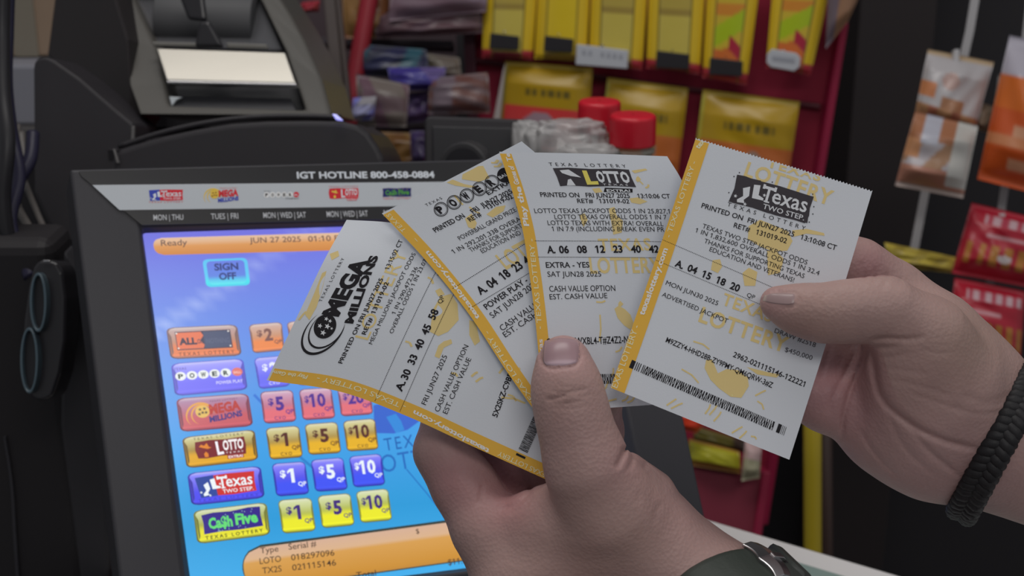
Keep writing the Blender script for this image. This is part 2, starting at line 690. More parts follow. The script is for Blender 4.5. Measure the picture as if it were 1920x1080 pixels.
def emblem_cash(s, boxc, letter, spark, txt, h, caption=True):
    dh = 0.00005
    s.poly([(0.0, 0.08), (0.2, 0.04), (0.5, 0.08), (0.8, 0.03), (1.0, 0.06), (0.985, 0.4), (1.0, 0.78), (0.6, 0.8), (0.3, 0.77), (0.01, 0.8), (0.02, 0.4)], boxc, h)
    s.text('Ca$h', 0.1, 0.22, 0.5, 0.62, letter, 0.045, h=h + dh)
    s.text('Five', 0.55, 0.2, 0.93, 0.6, letter, 0.045, h=h + dh)
    r = random.Random(3)
    for k in range(16):
        s.star(r.uniform(0.03, 0.97), r.choice([r.uniform(0.1, 0.2), r.uniform(0.66, 0.76)]), 0.012, 0.035, spark, h + dh)
    if caption:
        s.text('TEXAS LOTTERY', 0.02, 0.87, 0.98, 1.0, txt, 0.02, space=1.5, h=h + dh)

# ------------------------------------------------------------------ common materials
M_black = mat('black_plastic', alb(38, 36, 39), 0.42, spec=0.35, bump=0.05, bscale=900)
M_black2 = mat('black_gloss_plastic', alb(32, 31, 34), 0.25, spec=0.5)
M_dark = mat('dark_grey_plastic', alb(44, 43, 47), 0.42, spec=0.4, bump=0.05, bscale=900)
M_frame = mat('printer_frame_plastic', alb(70, 68, 65), 0.33, spec=0.5, bump=0.04, bscale=900)
M_steel = mat('brushed_steel', (0.46, 0.435, 0.39), 0.34, 1.0, bump=0.03, bscale=600)
M_chrome = mat('polished_steel', (0.48, 0.47, 0.48), 0.26, 1.0)
M_print = colmat('matte_print', 0.75, 0.2)
M_ink = colmat('thermal_ink', 0.8, 0.15)
M_bag = colmat('glossy_film_print', 0.32, 0.5, bump=0.25, bscale=25)
M_card = colmat('printed_card', 0.55, 0.3)
M_screen = colmat('lit_display', 0.22, 0.5, emit=1.0)

# ------------------------------------------------------------------ the room behind the counter
def structure(name, mb, m, **k):
    o = mb.build(name, m, **k)
    o['kind'] = 'structure'
    return o


COUNTER_Z = 0.925
mb = MB(); box(mb, (-2.6, -1.4, -0.05), (3.0, 2.2, 0.0))
structure('floor', mb, mat('floor_tile', alb(70, 66, 64), 0.5, vary=0.15, bscale=3))
mb = MB(); box(mb, (-2.6, 2.2, 0.0), (3.0, 2.3, 2.9))
structure('wall_back', mb, mat('black_wall_panel', alb(37, 35, 38), 0.7, vary=0.1, bscale=2))

# counter top with its white edge strip
def cpt(px, py, z=COUNTER_Z):
    return on_z(px, py, z)


cA = cpt(1330, 972); cB = cpt(1705, 1082)
edge_dir = (cB - cA) / np.linalg.norm(cB - cA)
back_n = np.array([-edge_dir[1], edge_dir[0], 0.0])
if back_n[1] < 0: back_n = -back_n
cL = cA - edge_dir * 0.32; cR = cA + edge_dir * 0.62
t_counter = thing('counter', 'white edged shop counter under the lottery terminal', 'counter', (*((cL + cR) / 2 - back_n * 0.3)[:2], 0.0))
mb = MB()
fr = np.array([cL, cR, cR - back_n * 0.40, cL - back_n * 0.40])
prism(mb, fr, fr - [0, 0, 0.035], alb(150, 146, 146))
mb.build('counter_top', [mat('white_laminate', alb(190, 187, 187, 0.62), 0.4, bump=0.02)], t_counter, bevel=0.004)
mb = MB()
f2 = np.array([cL + edge_dir * 0.03 - back_n * 0.02, cR - edge_dir * 0.03 - back_n * 0.02, cR - edge_dir * 0.03 - back_n * 0.38, cL + edge_dir * 0.03 - back_n * 0.38])
f2[:, 2] = COUNTER_Z - 0.035
f2b = f2.copy(); f2b[:, 2] = 0.0
prism(mb, f2, f2b)
mb.build('counter_body', M_black, t_counter)
# teal mat on the counter
mb = MB()
mA, mB_, mC, mD = cpt(1478, 1040), cpt(1640, 1090), cpt(1600, 1130), cpt(1400, 1075)
mA = cA + edge_dir * 0.062 - back_n * 0.030
fr = np.array([mA, mA + edge_dir * 0.30, mA + edge_dir * 0.30 - back_n * 0.22, mA - back_n * 0.22]) + [0, 0, 0.0032]
prism(mb, fr, fr - [0, 0, 0.003])
m_teal = mat('teal_printed_sheet', alb(112, 128, 124), 0.45, vary=0.18, bscale=26)
tag(mb.build('counter_mat', m_teal), 'pale teal mottled mat lying on the counter behind the watch', 'mat')

# ------------------------------------------------------------------ lottery terminal
SQ = [(266, 436), (1080, 410), (1203, 1024), (363, 1130)]
SCR = Plane(SQ, 0.87)
foot = SCR.at(760, 1090); foot[2] = COUNTER_Z; foot[1] += 0.06
T_term = thing('lottery_terminal', 'black lottery terminal with lit blue touch screen on the counter', 'lottery terminal', foot)


def ringmesh(mb, outer, oh, inner, ih, inner2, ih2, backdepth):
    o = np.array([SCR.at(*p, oh) for p in outer]); i = np.array([SCR.at(*p, ih) for p in inner])
    j = np.array([SCR.at(*p, ih2) for p in inner2])
    ob = o - SCR.nn * backdepth; jb = j - SCR.nn * 0.01
    n = len(o)
    v = np.concatenate([o, i, j, jb, ob])
    f = []
    for k in range(n):
        l = (k + 1) % n
        f += [[k, l, n + l, n + k], [n + k, n + l, 2 * n + l, 2 * n + k], [2 * n + k, 2 * n + l, 3 * n + l, 3 * n + k],
              [3 * n + k, 3 * n + l, 4 * n + l, 4 * n + k], [4 * n + k, 4 * n + l, l, k]]
    a, b, c = v[f[0][0]], v[f[0][1]], v[f[0][2]]
    if np.dot(np.cross(b - a, c - a), SCR.nn) < 0:
        f = [q[::-1] for q in f]
    mb.add(v, f)


OUT = [(131, 317), (1176, 291), (1352, 1108), (241, 1222)]
INN = [(263, 424), (1104, 402), (1229, 1026), (352, 1142)]
mb = MB()
ringmesh(mb, OUT, 0.007, INN, 0.0065, [(268, 437), (1079, 411), (1202, 1024), (364, 1129)], 0.0004, 0.045)
mb.build('bezel', M_dark, T_term, bevel=0.0018, segs=3, angle=25)
# housing behind the bezel, and its stand
mb = MB()
o = np.array([SCR.at(*p, -0.038) for p in [(175, 345), (1140, 315), (1300, 1080), (275, 1190)]])
ob = np.array([SCR.at(*p, -0.075) for p in [(300, 450), (1060, 420), (1200, 1020), (400, 1110)]])
prism(mb, o, ob)
mb.build('back_housing', M_black, T_term, bevel=0.006)
mb = MB()
c0 = SCR.at(760, 800, -0.074)
box(mb, (c0[0] - 0.09, c0[1] - 0.015, COUNTER_Z), (c0[0] + 0.09, c0[1] + 0.06, c0[2] + 0.03))
box(mb, (c0[0] - 0.14, c0[1] - 0.10, COUNTER_Z), (c0[0] + 0.14, c0[1] + 0.12, COUNTER_Z + 0.018))
mb.build('stand', M_black, T_term, bevel=0.004)

# header insert with print
mb = MB()
hd = [(146, 316), (1160, 293), (1163, 306), (1103, 401), (264, 423), (146, 330)]
hp = np.array([SCR.at(*p, 0.0078) for p in [(148, 321), (1160, 296), (1182, 401), (266, 422), (152, 330)]])
prism(mb, hp, hp - SCR.nn * 0.0006)
header = mb.build('header_panel', mat('header_gloss_black', alb(33, 32, 34), 0.28, spec=0.5), T_term)
header['label'] = 'glossy header strip with hotline number, game emblems and draw days'


class HPlane:
    def __init__(s, h): s.h = h
    def inv(s, x, y): return SCR.inv(x, y, s.h)
    def map(s, u, v, h=0.0): return SCR.map(u, v, np.asarray(h) + s.h)


mb = MB()
ik = Ink(HPlane(0.0079), mb, 0.0001)
WHT = alb(182, 186, 192)
W1 = lin(232, 232, 234)
ik.poly([(173, 347), (823, 341), (1168, 338.5), (1176, 378), (729, 387), (224, 394)], alb(160, 164, 169))
ik.text('IGT HOTLINE 800-458-0884', (557, 334.5), (815, 333), 12.5, WHT, 0.035)
for s, a, b in (('MON | THU', (288, 413), (344, 412)), ('TUES | FRI', (396, 411), (447, 410)), ('MON | WED | SAT', (494, 409), (574, 408)),
                ('MON | WED | SAT', (613, 407), (690, 405.5)), ('MON - SAT', (720, 405), (780, 404))):
    ik.text(s, a, b, 11.5, alb(175, 176, 180), 0.004)
RED, BLU, NAVY, YEL, GRN = alb(178, 40, 50), alb(52, 64, 150), alb(40, 40, 90), alb(214, 165, 70), alb(70, 130, 60)
BLK = alb(38, 36, 38)


def qd(x0, y0, x1, y1, k=-0.012):
    return [(x0, y0), (x1, y0 + k * (x1 - x0)), (x1, y1 + k * (x1 - x0)), (x0, y1)]


s = ik.sub(qd(279, 356, 343, 377)); emblem_two_step(s, BLU, RED, WHT, NAVY, 0.0002); s.text('TEXAS LOTTERY', 0, 1.04, 1, 1.18, RED, space=1.4, h=0.0002)
emblem_mega(ik.sub(qd(382, 354, 448, 382)), YEL, alb(120, 70, 30), YEL, RED, BLU, 0.0002, RED)
emblem_power(ik.sub(qd(494, 358, 561, 374)), alb(225, 225, 228), BLK, RED, WHT, BLK, 0.0002)
emblem_lotto(ik.sub(qd(616, 349, 673, 377)), RED, YEL, WHT, WHT, RED, RED, 0.0002)
emblem_cash(ik.sub(qd(717, 352, 771, 374)), NAVY, GRN, YEL, RED, 0.0002)
pr = mb.build('header_print', M_print, T_term)
pr.parent = header; pr.location = (0, 0, 0)

# the lit display
mb = MB()
scr_ramp = ramp([(0, (112, 112, 220)), (0.12, (112, 130, 226)), (0.35, (98, 148, 230)), (0.6, (68, 162, 232)), (0.8, (48, 156, 218)), (1, (70, 176, 238))])
nn_ = 40
uv = []; colr = []
for j in range(nn_ + 1):
    for i in range(nn_ + 1):
        a, b = i / nn_, j / nn_
        q = [(np.array(SQ[0]) * (1 - a) + np.array(SQ[1]) * a) * (1 - b) + (np.array(SQ[3]) * (1 - a) + np.array(SQ[2]) * a) * b]
        uv.append(SCR.inv(*q[0]))
        c = scr_ramp(b)
        # right part of the wallpaper is more violet
        c = c * (1 - 0.35 * a * (1 - b) ** 2) + np.array(lin(120, 112, 236)) * 0.35 * a * (1 - b) ** 2
        # light streak of the wallpaper
        X, Y = q[0]
        dl = abs((Y - 622) + (X - 290) * 0.66) / 1.2
        st = max(0, 1 - dl / 17) * max(0, 1 - (X - 280) / 520)
        c = c + 0.42 * st * (np.array(lin(200, 215, 255)) - c)
        colr.append(c)
uv = np.array(uv)
v = SCR.map(uv[:, 0], uv[:, 1], np.full(len(uv), 0.0002))
f = [[j * (nn_ + 1) + i, (j + 1) * (nn_ + 1) + i, (j + 1) * (nn_ + 1) + i + 1, j * (nn_ + 1) + i + 1] for j in range(nn_) for i in range(nn_)]
a, b, c = v[f[0][0]], v[f[0][1]], v[f[0][2]]
if np.dot(np.cross(b - a, c - a), SCR.nn) < 0: f = [q[::-1] for q in f]
mb.add(v, f, np.array(colr))
# rim of the glass and wallpaper figures
ik = Ink(SCR, mb, 0.0003)
dk = lin(46, 96, 186)
ik.poly([(700, 760), (742, 752), (782, 766), (786, 790), (764, 806), (738, 813), (702, 812)], lin(62, 104, 205))
ik.poly([(724, 782), (742, 776), (752, 790), (758, 806), (742, 812), (735, 800)], lin(58, 140, 220), 0.00034)
ik.text('TEXAS', (722, 846), (812, 832), 24, lin(40, 100, 178), 0.0, space=1.25)
ik.text('LOTTERY', (697, 890), (866, 862), 33, lin(44, 110, 190), 0.0, space=1.1)
for a, b in (((762, 880), (800, 925)), ((800, 925), (818, 948)), ((818, 948), (836, 976))):
    ik.line(a, b, 2, lin(40, 110, 190))
ik.line((476, 740), (500, 765), 5, lin(60, 120, 215))
ik.line((560, 855), (590, 880), 5, lin(50, 130, 205))
screen = mb.build('screen', M_screen, T_term)
screen['label'] = 'lit blue touch screen'


def scr_part(name, fn, label=None):
    mb = MB()
    fn(Ink(SCR, mb, 0.0003))
    o = mb.build(name, M_screen, T_term)
    o.parent = screen; o.location = (0, 0, 0)
    if label: o['label'] = label
    return o


H1, H2, H3, H4 = 0.0004, 0.0005, 0.0006, 0.0007


def status(ik):
    s = ik.sub([(285, 447), (1064, 424), (1068, 458), (291, 479)])
    s.rrect(0.02, 0.45, ramp([(0, (226, 190, 160)), (0.25, (222, 178, 140)), (0.5, (216, 150, 86)), (1, (205, 132, 66))]), H1)
    tc = lin(92, 70, 66)
    ik.text('Ready', (302, 461.5), (351, 460), 12.5, tc, 0.004, h=H2)
    ik.text('JUN 27 2025', (468, 456), (564, 453.5), 11, tc, 0.004, h=H2)
    ik.text('01:10 PM', (578, 453.5), (650, 451), 11, tc, 0.004, h=H2)


scr_part('status_bar', status, 'orange status bar reading ready and the date')


def signoff(ik):
    s = ik.sub([(379, 487), (463, 483.5), (469, 535), (387, 539)])
    s.rrect(0.1, 0.16, ramp([(0, (92, 196, 240)), (0.6, (96, 200, 244)), (0.85, (70, 226, 236)), (1, (80, 205, 235))]), H1)
    s.rrect(0.1, 0.16, ramp([(0, (104, 126, 226)), (0.65, (98, 134, 226)), (0.8, (90, 196, 236)), (1, (96, 232, 240))]), H2, inset=0.075)
    c = lin(48, 60, 122)
    ik.text('SIGN', (402, 507.5), (447, 505.5), 13.5, c, 0.035, h=H3)
    ik.text('OFF', (411, 525), (443, 523.5), 13.5, c, 0.035, h=H3)


scr_part('touch_button', signoff, 'cyan sign off button')


def btn(ik, quad, top, mid, bot, edge, r=0.1, rb=0.14):
    s = ik.sub(quad)
    e2 = tuple(int(x * 0.8) for x in edge)
    s.rrect(r, rb, ramp([(0, edge), (1, e2)]), H1)
    s.rrect(r, rb, ramp([(0, tuple(min(255, int(x * 0.5 + 118)) for x in top)), (0.1, top), (0.45, mid), (0.62, bot), (0.86, bot), (0.9, tuple(min(255, int(x * 1.08)) for x in bot)), (1, edge)]), H2, inset=0.022)
    # side chamfers
    ci = lin(*[int(x * 0.55 + y * 0.3) for x, y in zip(edge, mid)])
    s.poly([(0.022, 0.14), (0.055, 0.3), (0.055, 0.78), (0.03, 0.9)], ci, H2 + 0.00003)
    s.poly([(0.978, 0.14), (0.945, 0.3), (0.945, 0.78), (0.97, 0.9)], ci, H2 + 0.00003)
    return s


L_ = lambda *c: lin(*c)


def b_all(ik):
    s = btn(ik, [(311, 615), (444, 608.5), (453.5, 667), (320, 674)], (188, 160, 158), (188, 140, 120), (226, 128, 84), (128, 100, 104))
    s.rect(0.11, 0.15, 0.89, 0.73, L_(66, 62, 82), H3)
    s.poly([(0.12, 0.18), (0.47, 0.18), (0.5, 0.3), (0.45, 0.45), (0.5, 0.6), (0.48, 0.7), (0.12, 0.7)], L_(226, 118, 84), H3 + 0.00005)
    s.rect(0.5, 0.18, 0.875, 0.7, L_(74, 82, 112), H3 + 0.00005)
    s.text('ALL', 0.15, 0.35, 0.4, 0.56, L_(52, 50, 74), 0.05, h=H4)
    s.text('OR', 0.405, 0.4, 0.485, 0.55, L_(52, 60, 84), 0.02, h=H4)
    s.text('NOTHING', 0.53, 0.4, 0.86, 0.56, L_(88, 96, 124), 0.02, h=H4)
    for a, b in ((0.13, 0.2), (0.86, 0.2), (0.86, 0.67), (0.13, 0.67)):
        s.ell(a, b, 0.013, 0.025, L_(240, 232, 226), H4)
    s.text('TEXAS LOTTERY', 0.12, 0.8, 0.9, 0.91, L_(120, 66, 56), 0.01, space=1.5, h=H3)


def b_power(ik):
    s = btn(ik, [(320, 682), (455.5, 672), (464.5, 731), (328, 743)], (160, 158, 250), (128, 126, 246), (116, 112, 244), (92, 88, 208))
    q = Sub.__new__(Sub); q.i = ik; q.q = s.uv(np.array([(0.03, 0.22), (0.97, 0.22), (0.97, 0.62), (0.03, 0.62)]))
    emblem_power(q, L_(236, 240, 240), L_(40, 60, 56), L_(226, 120, 110), L_(250, 200, 190), L_(66, 60, 130), H3, False)
    s.text('TEXAS', 0.03, 0.14, 0.2, 0.22, L_(84, 76, 160), h=H3)
    s.text('POWER PLAY', 0.58, 0.65, 0.95, 0.75, L_(214, 212, 250), 0.02, h=H3)


def b_mega(ik):
    s = btn(ik, [(329.5, 747.5), (465, 737.5), (475, 799), (338.5, 810.5)], (176, 134, 166), (182, 108, 130), (202, 98, 106), (140, 70, 90))
    q = Sub.__new__(Sub); q.i = ik; q.q = s.uv(np.array([(0.1, 0.2), (0.88, 0.14), (0.88, 0.8), (0.1, 0.86)]))
    emblem_mega(q, L_(228, 188, 100), L_(70, 60, 60), L_(228, 164, 78), L_(186, 66, 60), L_(66, 60, 130), H3, L_(110, 60, 90))


def b_lotto(ik):
    s = btn(ik, [(340.5, 820.5), (477, 805), (484.5, 863), (350, 878.5)], (206, 198, 140), (168, 140, 70), (226, 168, 44), (120, 92, 42))
    q = Sub.__new__(Sub); q.i = ik; q.q = s.uv(np.array([(0.15, 0.06), (0.86, 0.06), (0.86, 0.86), (0.15, 0.86)]))
    emblem_lotto(q, L_(124, 44, 48), L_(226, 134, 50), L_(248, 240, 240), L_(250, 244, 250), L_(170, 60, 54), L_(80, 60, 40), H3)


def b_two(ik):
    s = btn(ik, [(350.5, 887.5), (488.5, 873.5), (496.5, 933.5), (359, 948.5)], (138, 134, 252), (104, 100, 236), (84, 82, 240), (62, 58, 178))
    q = Sub.__new__(Sub); q.i = ik; q.q = s.uv(np.array([(0.09, 0.14), (0.9, 0.12), (0.9, 0.78), (0.11, 0.8)]))
    emblem_two_step(q, L_(52, 76, 158), L_(206, 56, 52), L_(240, 246, 250), L_(60, 60, 170), H3)
    s.text('TEXAS LOTTERY', 0.1, 0.83, 0.92, 0.91, L_(64, 70, 196), 0.01, space=1.5, h=H3)


def b_cash(ik):
    s = btn(ik, [(361.5, 958), (499.5, 941.5), (507, 1003), (370, 1020.5)], (204, 212, 158), (172, 178, 84), (232, 226, 52), (124, 130, 56))
    q = Sub.__new__(Sub); q.i = ik; q.q = s.uv(np.array([(0.1, 0.1), (0.9, 0.06), (0.92, 0.88), (0.1, 0.9)]))
    emblem_cash(q, L_(58, 44, 138), L_(104, 220, 120), L_(150, 190, 200), L_(60, 66, 40), H3)


scr_part('touch_button', b_all, 'orange game button with orange and grey emblem')
scr_part('touch_button', b_power, 'violet game button with a row of lettered white balls')
scr_part('touch_button', b_mega, 'rose game button with gold globe emblem')
scr_part('touch_button', b_lotto, 'gold game button with dark red emblem')
scr_part('touch_button', b_two, 'blue game button with boots and red emblem')
scr_part('touch_button', b_cash, 'yellow green game button with navy emblem')

PAL = {'o': ((206, 172, 160), (204, 150, 118), (236, 140, 84), (140, 104, 104), (128, 88, 84)),
       'p': ((158, 156, 250), (126, 126, 246), (110, 112, 244), (88, 88, 208), (232, 236, 252)),
       'm': ((206, 160, 186), (196, 122, 146), (228, 116, 126), (132, 70, 96), (88, 56, 148)),
       'l': ((212, 204, 148), (176, 148, 78), (232, 180, 46), (122, 96, 44), (92, 52, 46)),
       't': ((134, 130, 250), (92, 90, 236), (70, 88, 246), (56, 56, 180), (238, 246, 252)),
       'c': ((212, 220, 166), (182, 190, 86), (238, 236, 48), (122, 130, 56), (70, 50, 124))}
PRICE = [('o', '$', '2', 0, [(466, 609), (528, 604), (533.5, 657), (474, 663)]), ('o', '$', '5', 0, [(537, 604), (600, 599), (606, 652), (546, 657)]),
         ('p', '$', '2', 1, [(475.5, 671.5), (538, 666), (543.5, 724), (485.5, 730)]), ('p', '$', '5', 1, [(550, 665), (612, 659), (622, 718), (558, 723.5)]),
         ('m', '$', '5', 1, [(487, 735), (548.5, 731), (556, 790.5), (495, 795)]), ('m', '$', '10', 1, [(560, 730.5), (620.5, 726.5), (629, 784.5), (567.5, 788.5)]),
         ('m', '$', '20', 1, [(632, 727), (693, 722.5), (699.5, 777), (639.5, 781.5)]),
         ('l', '$', '1', 1, [(497.5, 803), (560, 798), (568, 857.5), (506, 862.5)]), ('l', '$', '5', 1, [(570.5, 795.5), (632, 791), (640, 849.5), (578.5, 853.5)]),
         ('l', '$', '10', 1, [(642.5, 789.5), (702.5, 784.5), (710, 843), (650.5, 847)]),
         ('t', '$', '1', 0, [(509, 869.5), (571.5, 865), (580, 926.5), (518, 931.5)]), ('t', '$', '5', 0, [(582, 862.5), (643, 857.5), (652.5, 918.5), (591, 922.5)]),
         ('t', '$', '10', 0, [(653.5, 856), (714, 850.5), (722.5, 909.5), (662.5, 914.5)]),
         ('c', '$', '1', 0, [(520.5, 938), (583.5, 933), (592.5, 995.5), (529.5, 1001)]), ('c', '$', '5', 0, [(594.5, 930), (656.5, 924.5), (665, 985), (604, 991)]),
         ('c', '$', '10', 0, [(666.5, 921.5), (727, 916), (735.5, 975.5), (676, 981)])]
names = {'o': 'orange', 'p': 'violet', 'm': 'rose', 'l': 'gold', 't': 'blue', 'c': 'yellow green'}
for key, dol, num, cvo, quad in PRICE:
    def fn(ik, key=key, num=num, cvo=cvo, quad=quad):
        top, mid, bot, edge, tx = PAL[key]
        s = btn(ik, quad, top, mid, bot, edge, 0.14, 0.14)
        tc = lin(*tx)
        two = len(num) == 2
        a0 = 0.34 if two else 0.42
        s.text('$', 0.13 if two else 0.2, 0.22, 0.26 if two else 0.37, 0.43, tc, 0.03, h=H3)
        if two:
            s.text(num, 0.27, 0.16, 0.77, 0.58, tc, 0.035, h=H3)
        else:
            s.text(num, 0.42 if num != '1' else 0.42, 0.18, 0.68 if num != '1' else 0.62, 0.6, tc, 0.04 if num != '1' else 0.03, h=H3)
        s.text('QP', 0.7, 0.6, 0.95, 0.73, tc, 0.02, h=H4)
        if cvo:
            s.text('C.V.O', 0.34, 0.79, 0.68, 0.9, lin(*[int(x * 0.9) for x in tx]) if key != 'p' else tc, 0.01, h=H3)
    scr_part('touch_button', fn, '%s button for %s dollars' % (names[key], num))


def receipt(ik):
    s = ik.sub([(449, 1027), (1162, 932), (1182, 1008), (460, 1110)])
    s.rrect(0.05, 0.5, ramp([(0, (56, 66, 62)), (1, (70, 80, 70))]), H1)
    s = ik.sub([(452, 1031), (1162, 937), (1180, 1006), (462, 1107)])
    s.rrect(0.045, 0.45, ramp([(0, (214, 176, 152)), (0.28, (220, 180, 142)), (0.36, (216, 160, 84)), (0.9, (206, 146, 58)), (1, (196, 138, 60))]), H2)
    c = lin(74, 54, 42)
    for t, a, b, h in (('Type', (488, 1038), (522, 1034), 11.5), ('Serial #', (541, 1031), (593, 1024.5), 11.5), ('LOTO', (487, 1058), (527, 1053), 12),
                       ('018297096', (546, 1051), (627, 1041.5), 11.5), ('TX2S', (492, 1076), (528, 1071.5), 12), ('021115146', (548, 1070), (630, 1060), 11.5),
                       ('$', (780, 1001), (786, 1000), 9), ('2.00', (847, 1010), (874, 1006.5), 10), ('1.00', (850, 1027), (877, 1023.5), 10),
                       ('$11.00', (840, 1060), (883, 1055), 11), ('Total', (668, 1084), (705, 1079), 11)):
        ik.text(t, a, b, h, c, 0.003, h=H3)


scr_part('receipt_panel', receipt, 'orange receipt panel listing two serial numbers')

# ------------------------------------------------------------------ lottery tickets
PAPER = mat('ticket_paper', alb(181, 184, 190, 0.62), 0.7, spec=0.25, bump=0.04, bscale=1500)
INK = lin(44, 42, 46)
INKL = lin(84, 82, 88)
BOXI = lin(74, 70, 75)
WM = alb(190, 170, 118)
ORG = alb(216, 152, 64)
ORGT = alb(216, 196, 166)
TW, TH = 0.082, 0.122


def make_ticket(label, T, B, L, R, strip, draw_black, draw_yellow, draw_strip, teeth=False):
    pt = Patch(T, B, L, R, TW, TH)
    root = thing('lottery_ticket', label, 'lottery ticket', pt.map(TW / 2, TH * 0.98), 'printed tickets held in two hands')
    nu, nv = 110, 60
    u = np.linspace(0, TW, nu + 1); v = np.linspace(0, TH, nv + 1)
    U, V = np.meshgrid(u, v)
    if teeth:
        V = V.copy(); V[0, 1::2] += 0.0007
    U = U.ravel(); V = V.ravel()
    fr = pt.map(U, V); bk = pt.map(U, V, np.full(len(U), -0.00012))
    mb = MB()
    N = nu + 1
    q = [[j * N + i, (j + 1) * N + i, (j + 1) * N + i + 1, j * N + i + 1] for j in range(nv) for i in range(nu)]
    n = len(U)
    rim = [i for i in range(N)] + [j * N + nu for j in range(1, nv + 1)] + [nv * N + i for i in range(nu - 1, -1, -1)] + [j * N for j in range(nv - 1, 0, -1)]
    f = q + [[n + k for k in x[::-1]] for x in q] + [[rim[k], rim[(k + 1) % len(rim)], n + rim[(k + 1) % len(rim)], n + rim[k]] for k in range(len(rim))]
    mb.add(np.concatenate([fr, bk]), f, (0.8, 0.8, 0.8))
    mb.build('paper', PAPER, root, smooth=False)
    # watermark
    mb = MB(); draw_yellow(Ink(pt, mb, 0.00008))
    mb.build('watermark', M_ink, root)
    # black print
    mb = MB(); draw_black(Ink(pt, mb, 0.00016))
    mb.build('black_print', M_ink, root)
    # border strip with its lettering
    mb = MB()
    us = np.linspace(0, strip, 4); vs = np.linspace(0, TH, nv + 1)
    U, V = np.meshgrid(us, vs)
    if teeth:
        V = V.copy(); V[0] += 0.0004
    ik = Ink(pt, mb, 0.00012)
    ik.raw(np.stack([U.ravel(), V.ravel()], 1), [[j * 4 + i, (j + 1) * 4 + i, (j + 1) * 4 + i + 1, j * 4 + i + 1] for j in range(nv) for i in range(3)], ORG)
    ik.h = 0.0002
    draw_strip(ik)
    o = mb.build('border_strip', M_ink, root)
    o['label'] = 'orange border strip with pale lettering'
    return pt, root


def barcode(ik, q, seed, rows=3, n=120, ends=True):
    """stacked bar rows, thick bars at both ends, in a quad of frame points"""
    s = ik.sub(q)
    r = random.Random(seed)
    a = 0.0
    s.rect(0, 0, 0.026, 1, INK)
    if ends:
        for x in (0.034, 0.046, 0.058):
            s.rect(x, 0, x + 0.005, 1, INK)
        s.rect(0.945, 0, 0.967, 1, INK)
        for x in (0.973, 0.983, 0.993):
            s.rect(x, 0, x + 0.003, 1, INK)
    for k in range(rows):
        a = 0.075
        while a < 0.925:
            wd = r.choice([0.004, 0.005, 0.007, 0.01])
            s.rect(a, k / rows, a + wd, (k + 1) / rows, INK)
            a += wd + r.choice([0.004, 0.005, 0.008])


def hat(ik, pts, col=None):
    ik.poly(pts, col or WM)


def xline(ik, pts, wd, col=None):
    for a, b in zip(pts[:-1], pts[1:]):
        ik.line(a, b, wd, col or WM)


# -- the single ticket in the hand on the right
def t4_black(ik):
    s = ik.sub([(1382.5, 326), (1526, 367.7), (1513, 421), (1366, 378)])
    h = 0.00016
    s.poly([(0.0, 0.03), (0.1, 0.0), (0.3, 0.05), (0.55, 0.0), (0.8, 0.05), (1.0, 0.02), (0.985, 0.4), (1.0, 0.7), (0.97, 0.98), (0.7, 0.96), (0.5, 1.0), (0.2, 0.96), (0.0, 1.0), (0.02, 0.5)], BOXI, h)
    PW = alb(188, 190, 194, 0.62)
    emblem_two_step(s, BOXI, BOXI, PW, INK, h + 0.00003)
    for i, (a, b) in enumerate(((-0.03, 0.12), (0.02, -0.06), (1.03, 0.35), (1.04, 0.6), (-0.03, 0.7), (0.45, -0.06), (1.02, 0.9), (0.98, -0.05))):
        s.star(a, b, 0.012, 0.035, INK, h)
    ik.text('TEXAS LOTTERY', (1363, 386), (1509, 432), 8, INK, 0.0, space=1.8)
    ik.text('PRINTED ON  FRI JUN27 2025   13:10:08 CT', (1314.5, 389), (1567, 469.5), 10, INK, 0.012)
    ik.text('RET#   131019-02', (1375, 426), (1474, 456.5), 10, INK, 0.012)
    ik.text('TEXAS TWO STEP JACKPOT ODDS', (1316, 427), (1512.5, 496.5), 9.3, INK)
    ik.text('1 IN 1,832,600 OVERALL ODDS 1 IN 32.4', (1303, 435), (1535, 516.5), 9.3, INK)
    ik.text('THANKS FOR SUPPORTING TEXAS', (1319.5, 455), (1507, 522), 9.3, INK)
    ik.text('EDUCATION AND VETERANS!', (1329.5, 470.5), (1487.5, 529.5), 9.3, INK)
    ik.line((1241, 449), (1464, 545.6), 1.1, INK, 75)
    ik.line((1222, 484.5), (1440, 577), 1.1, INK, 75)
    ik.text('A.', (1264.5, 498.5), (1279.5, 504.5), 14, INK, 0.03)
    ik.text('04  15  18  20', (1287.5, 507), (1384.5, 547.5), 14, INK, 0.03)
    ik.text('QP', (1399.5, 556), (1414, 561.5), 8.5, INK)
    ik.text('MON JUN30 2025', (1247.5, 533.5), (1345, 573), 9.5, INK)
    ik.text('ADVERTISED JACKPOT', (1240.5, 555), (1363, 606.5), 9.5, INK)
    ik.text('01.00', (1488, 625), (1528, 638.5), 10, INK, 0.02)
    ik.text('DRAW #2518', (1451.5, 623.5), (1528, 651.5), 9.3, INKL)
    ik.text('$450,000', (1471, 659), (1522, 675.5), 9.3, INKL)
    ik.text('2962-021115146-122221', (1373.5, 668.5), (1507.5, 725.5), 11, INK, 0.012)
    ik.text('M9ZZY4-HHD28B-ZY9PMY-QM6QRW-3#Z', (1247.5, 641), (1447, 727.5), 11, INK, 0.012)
    barcode(ik, [(1185, 674.5), (1476, 801), (1470.5, 817), (1179, 689)], 4)


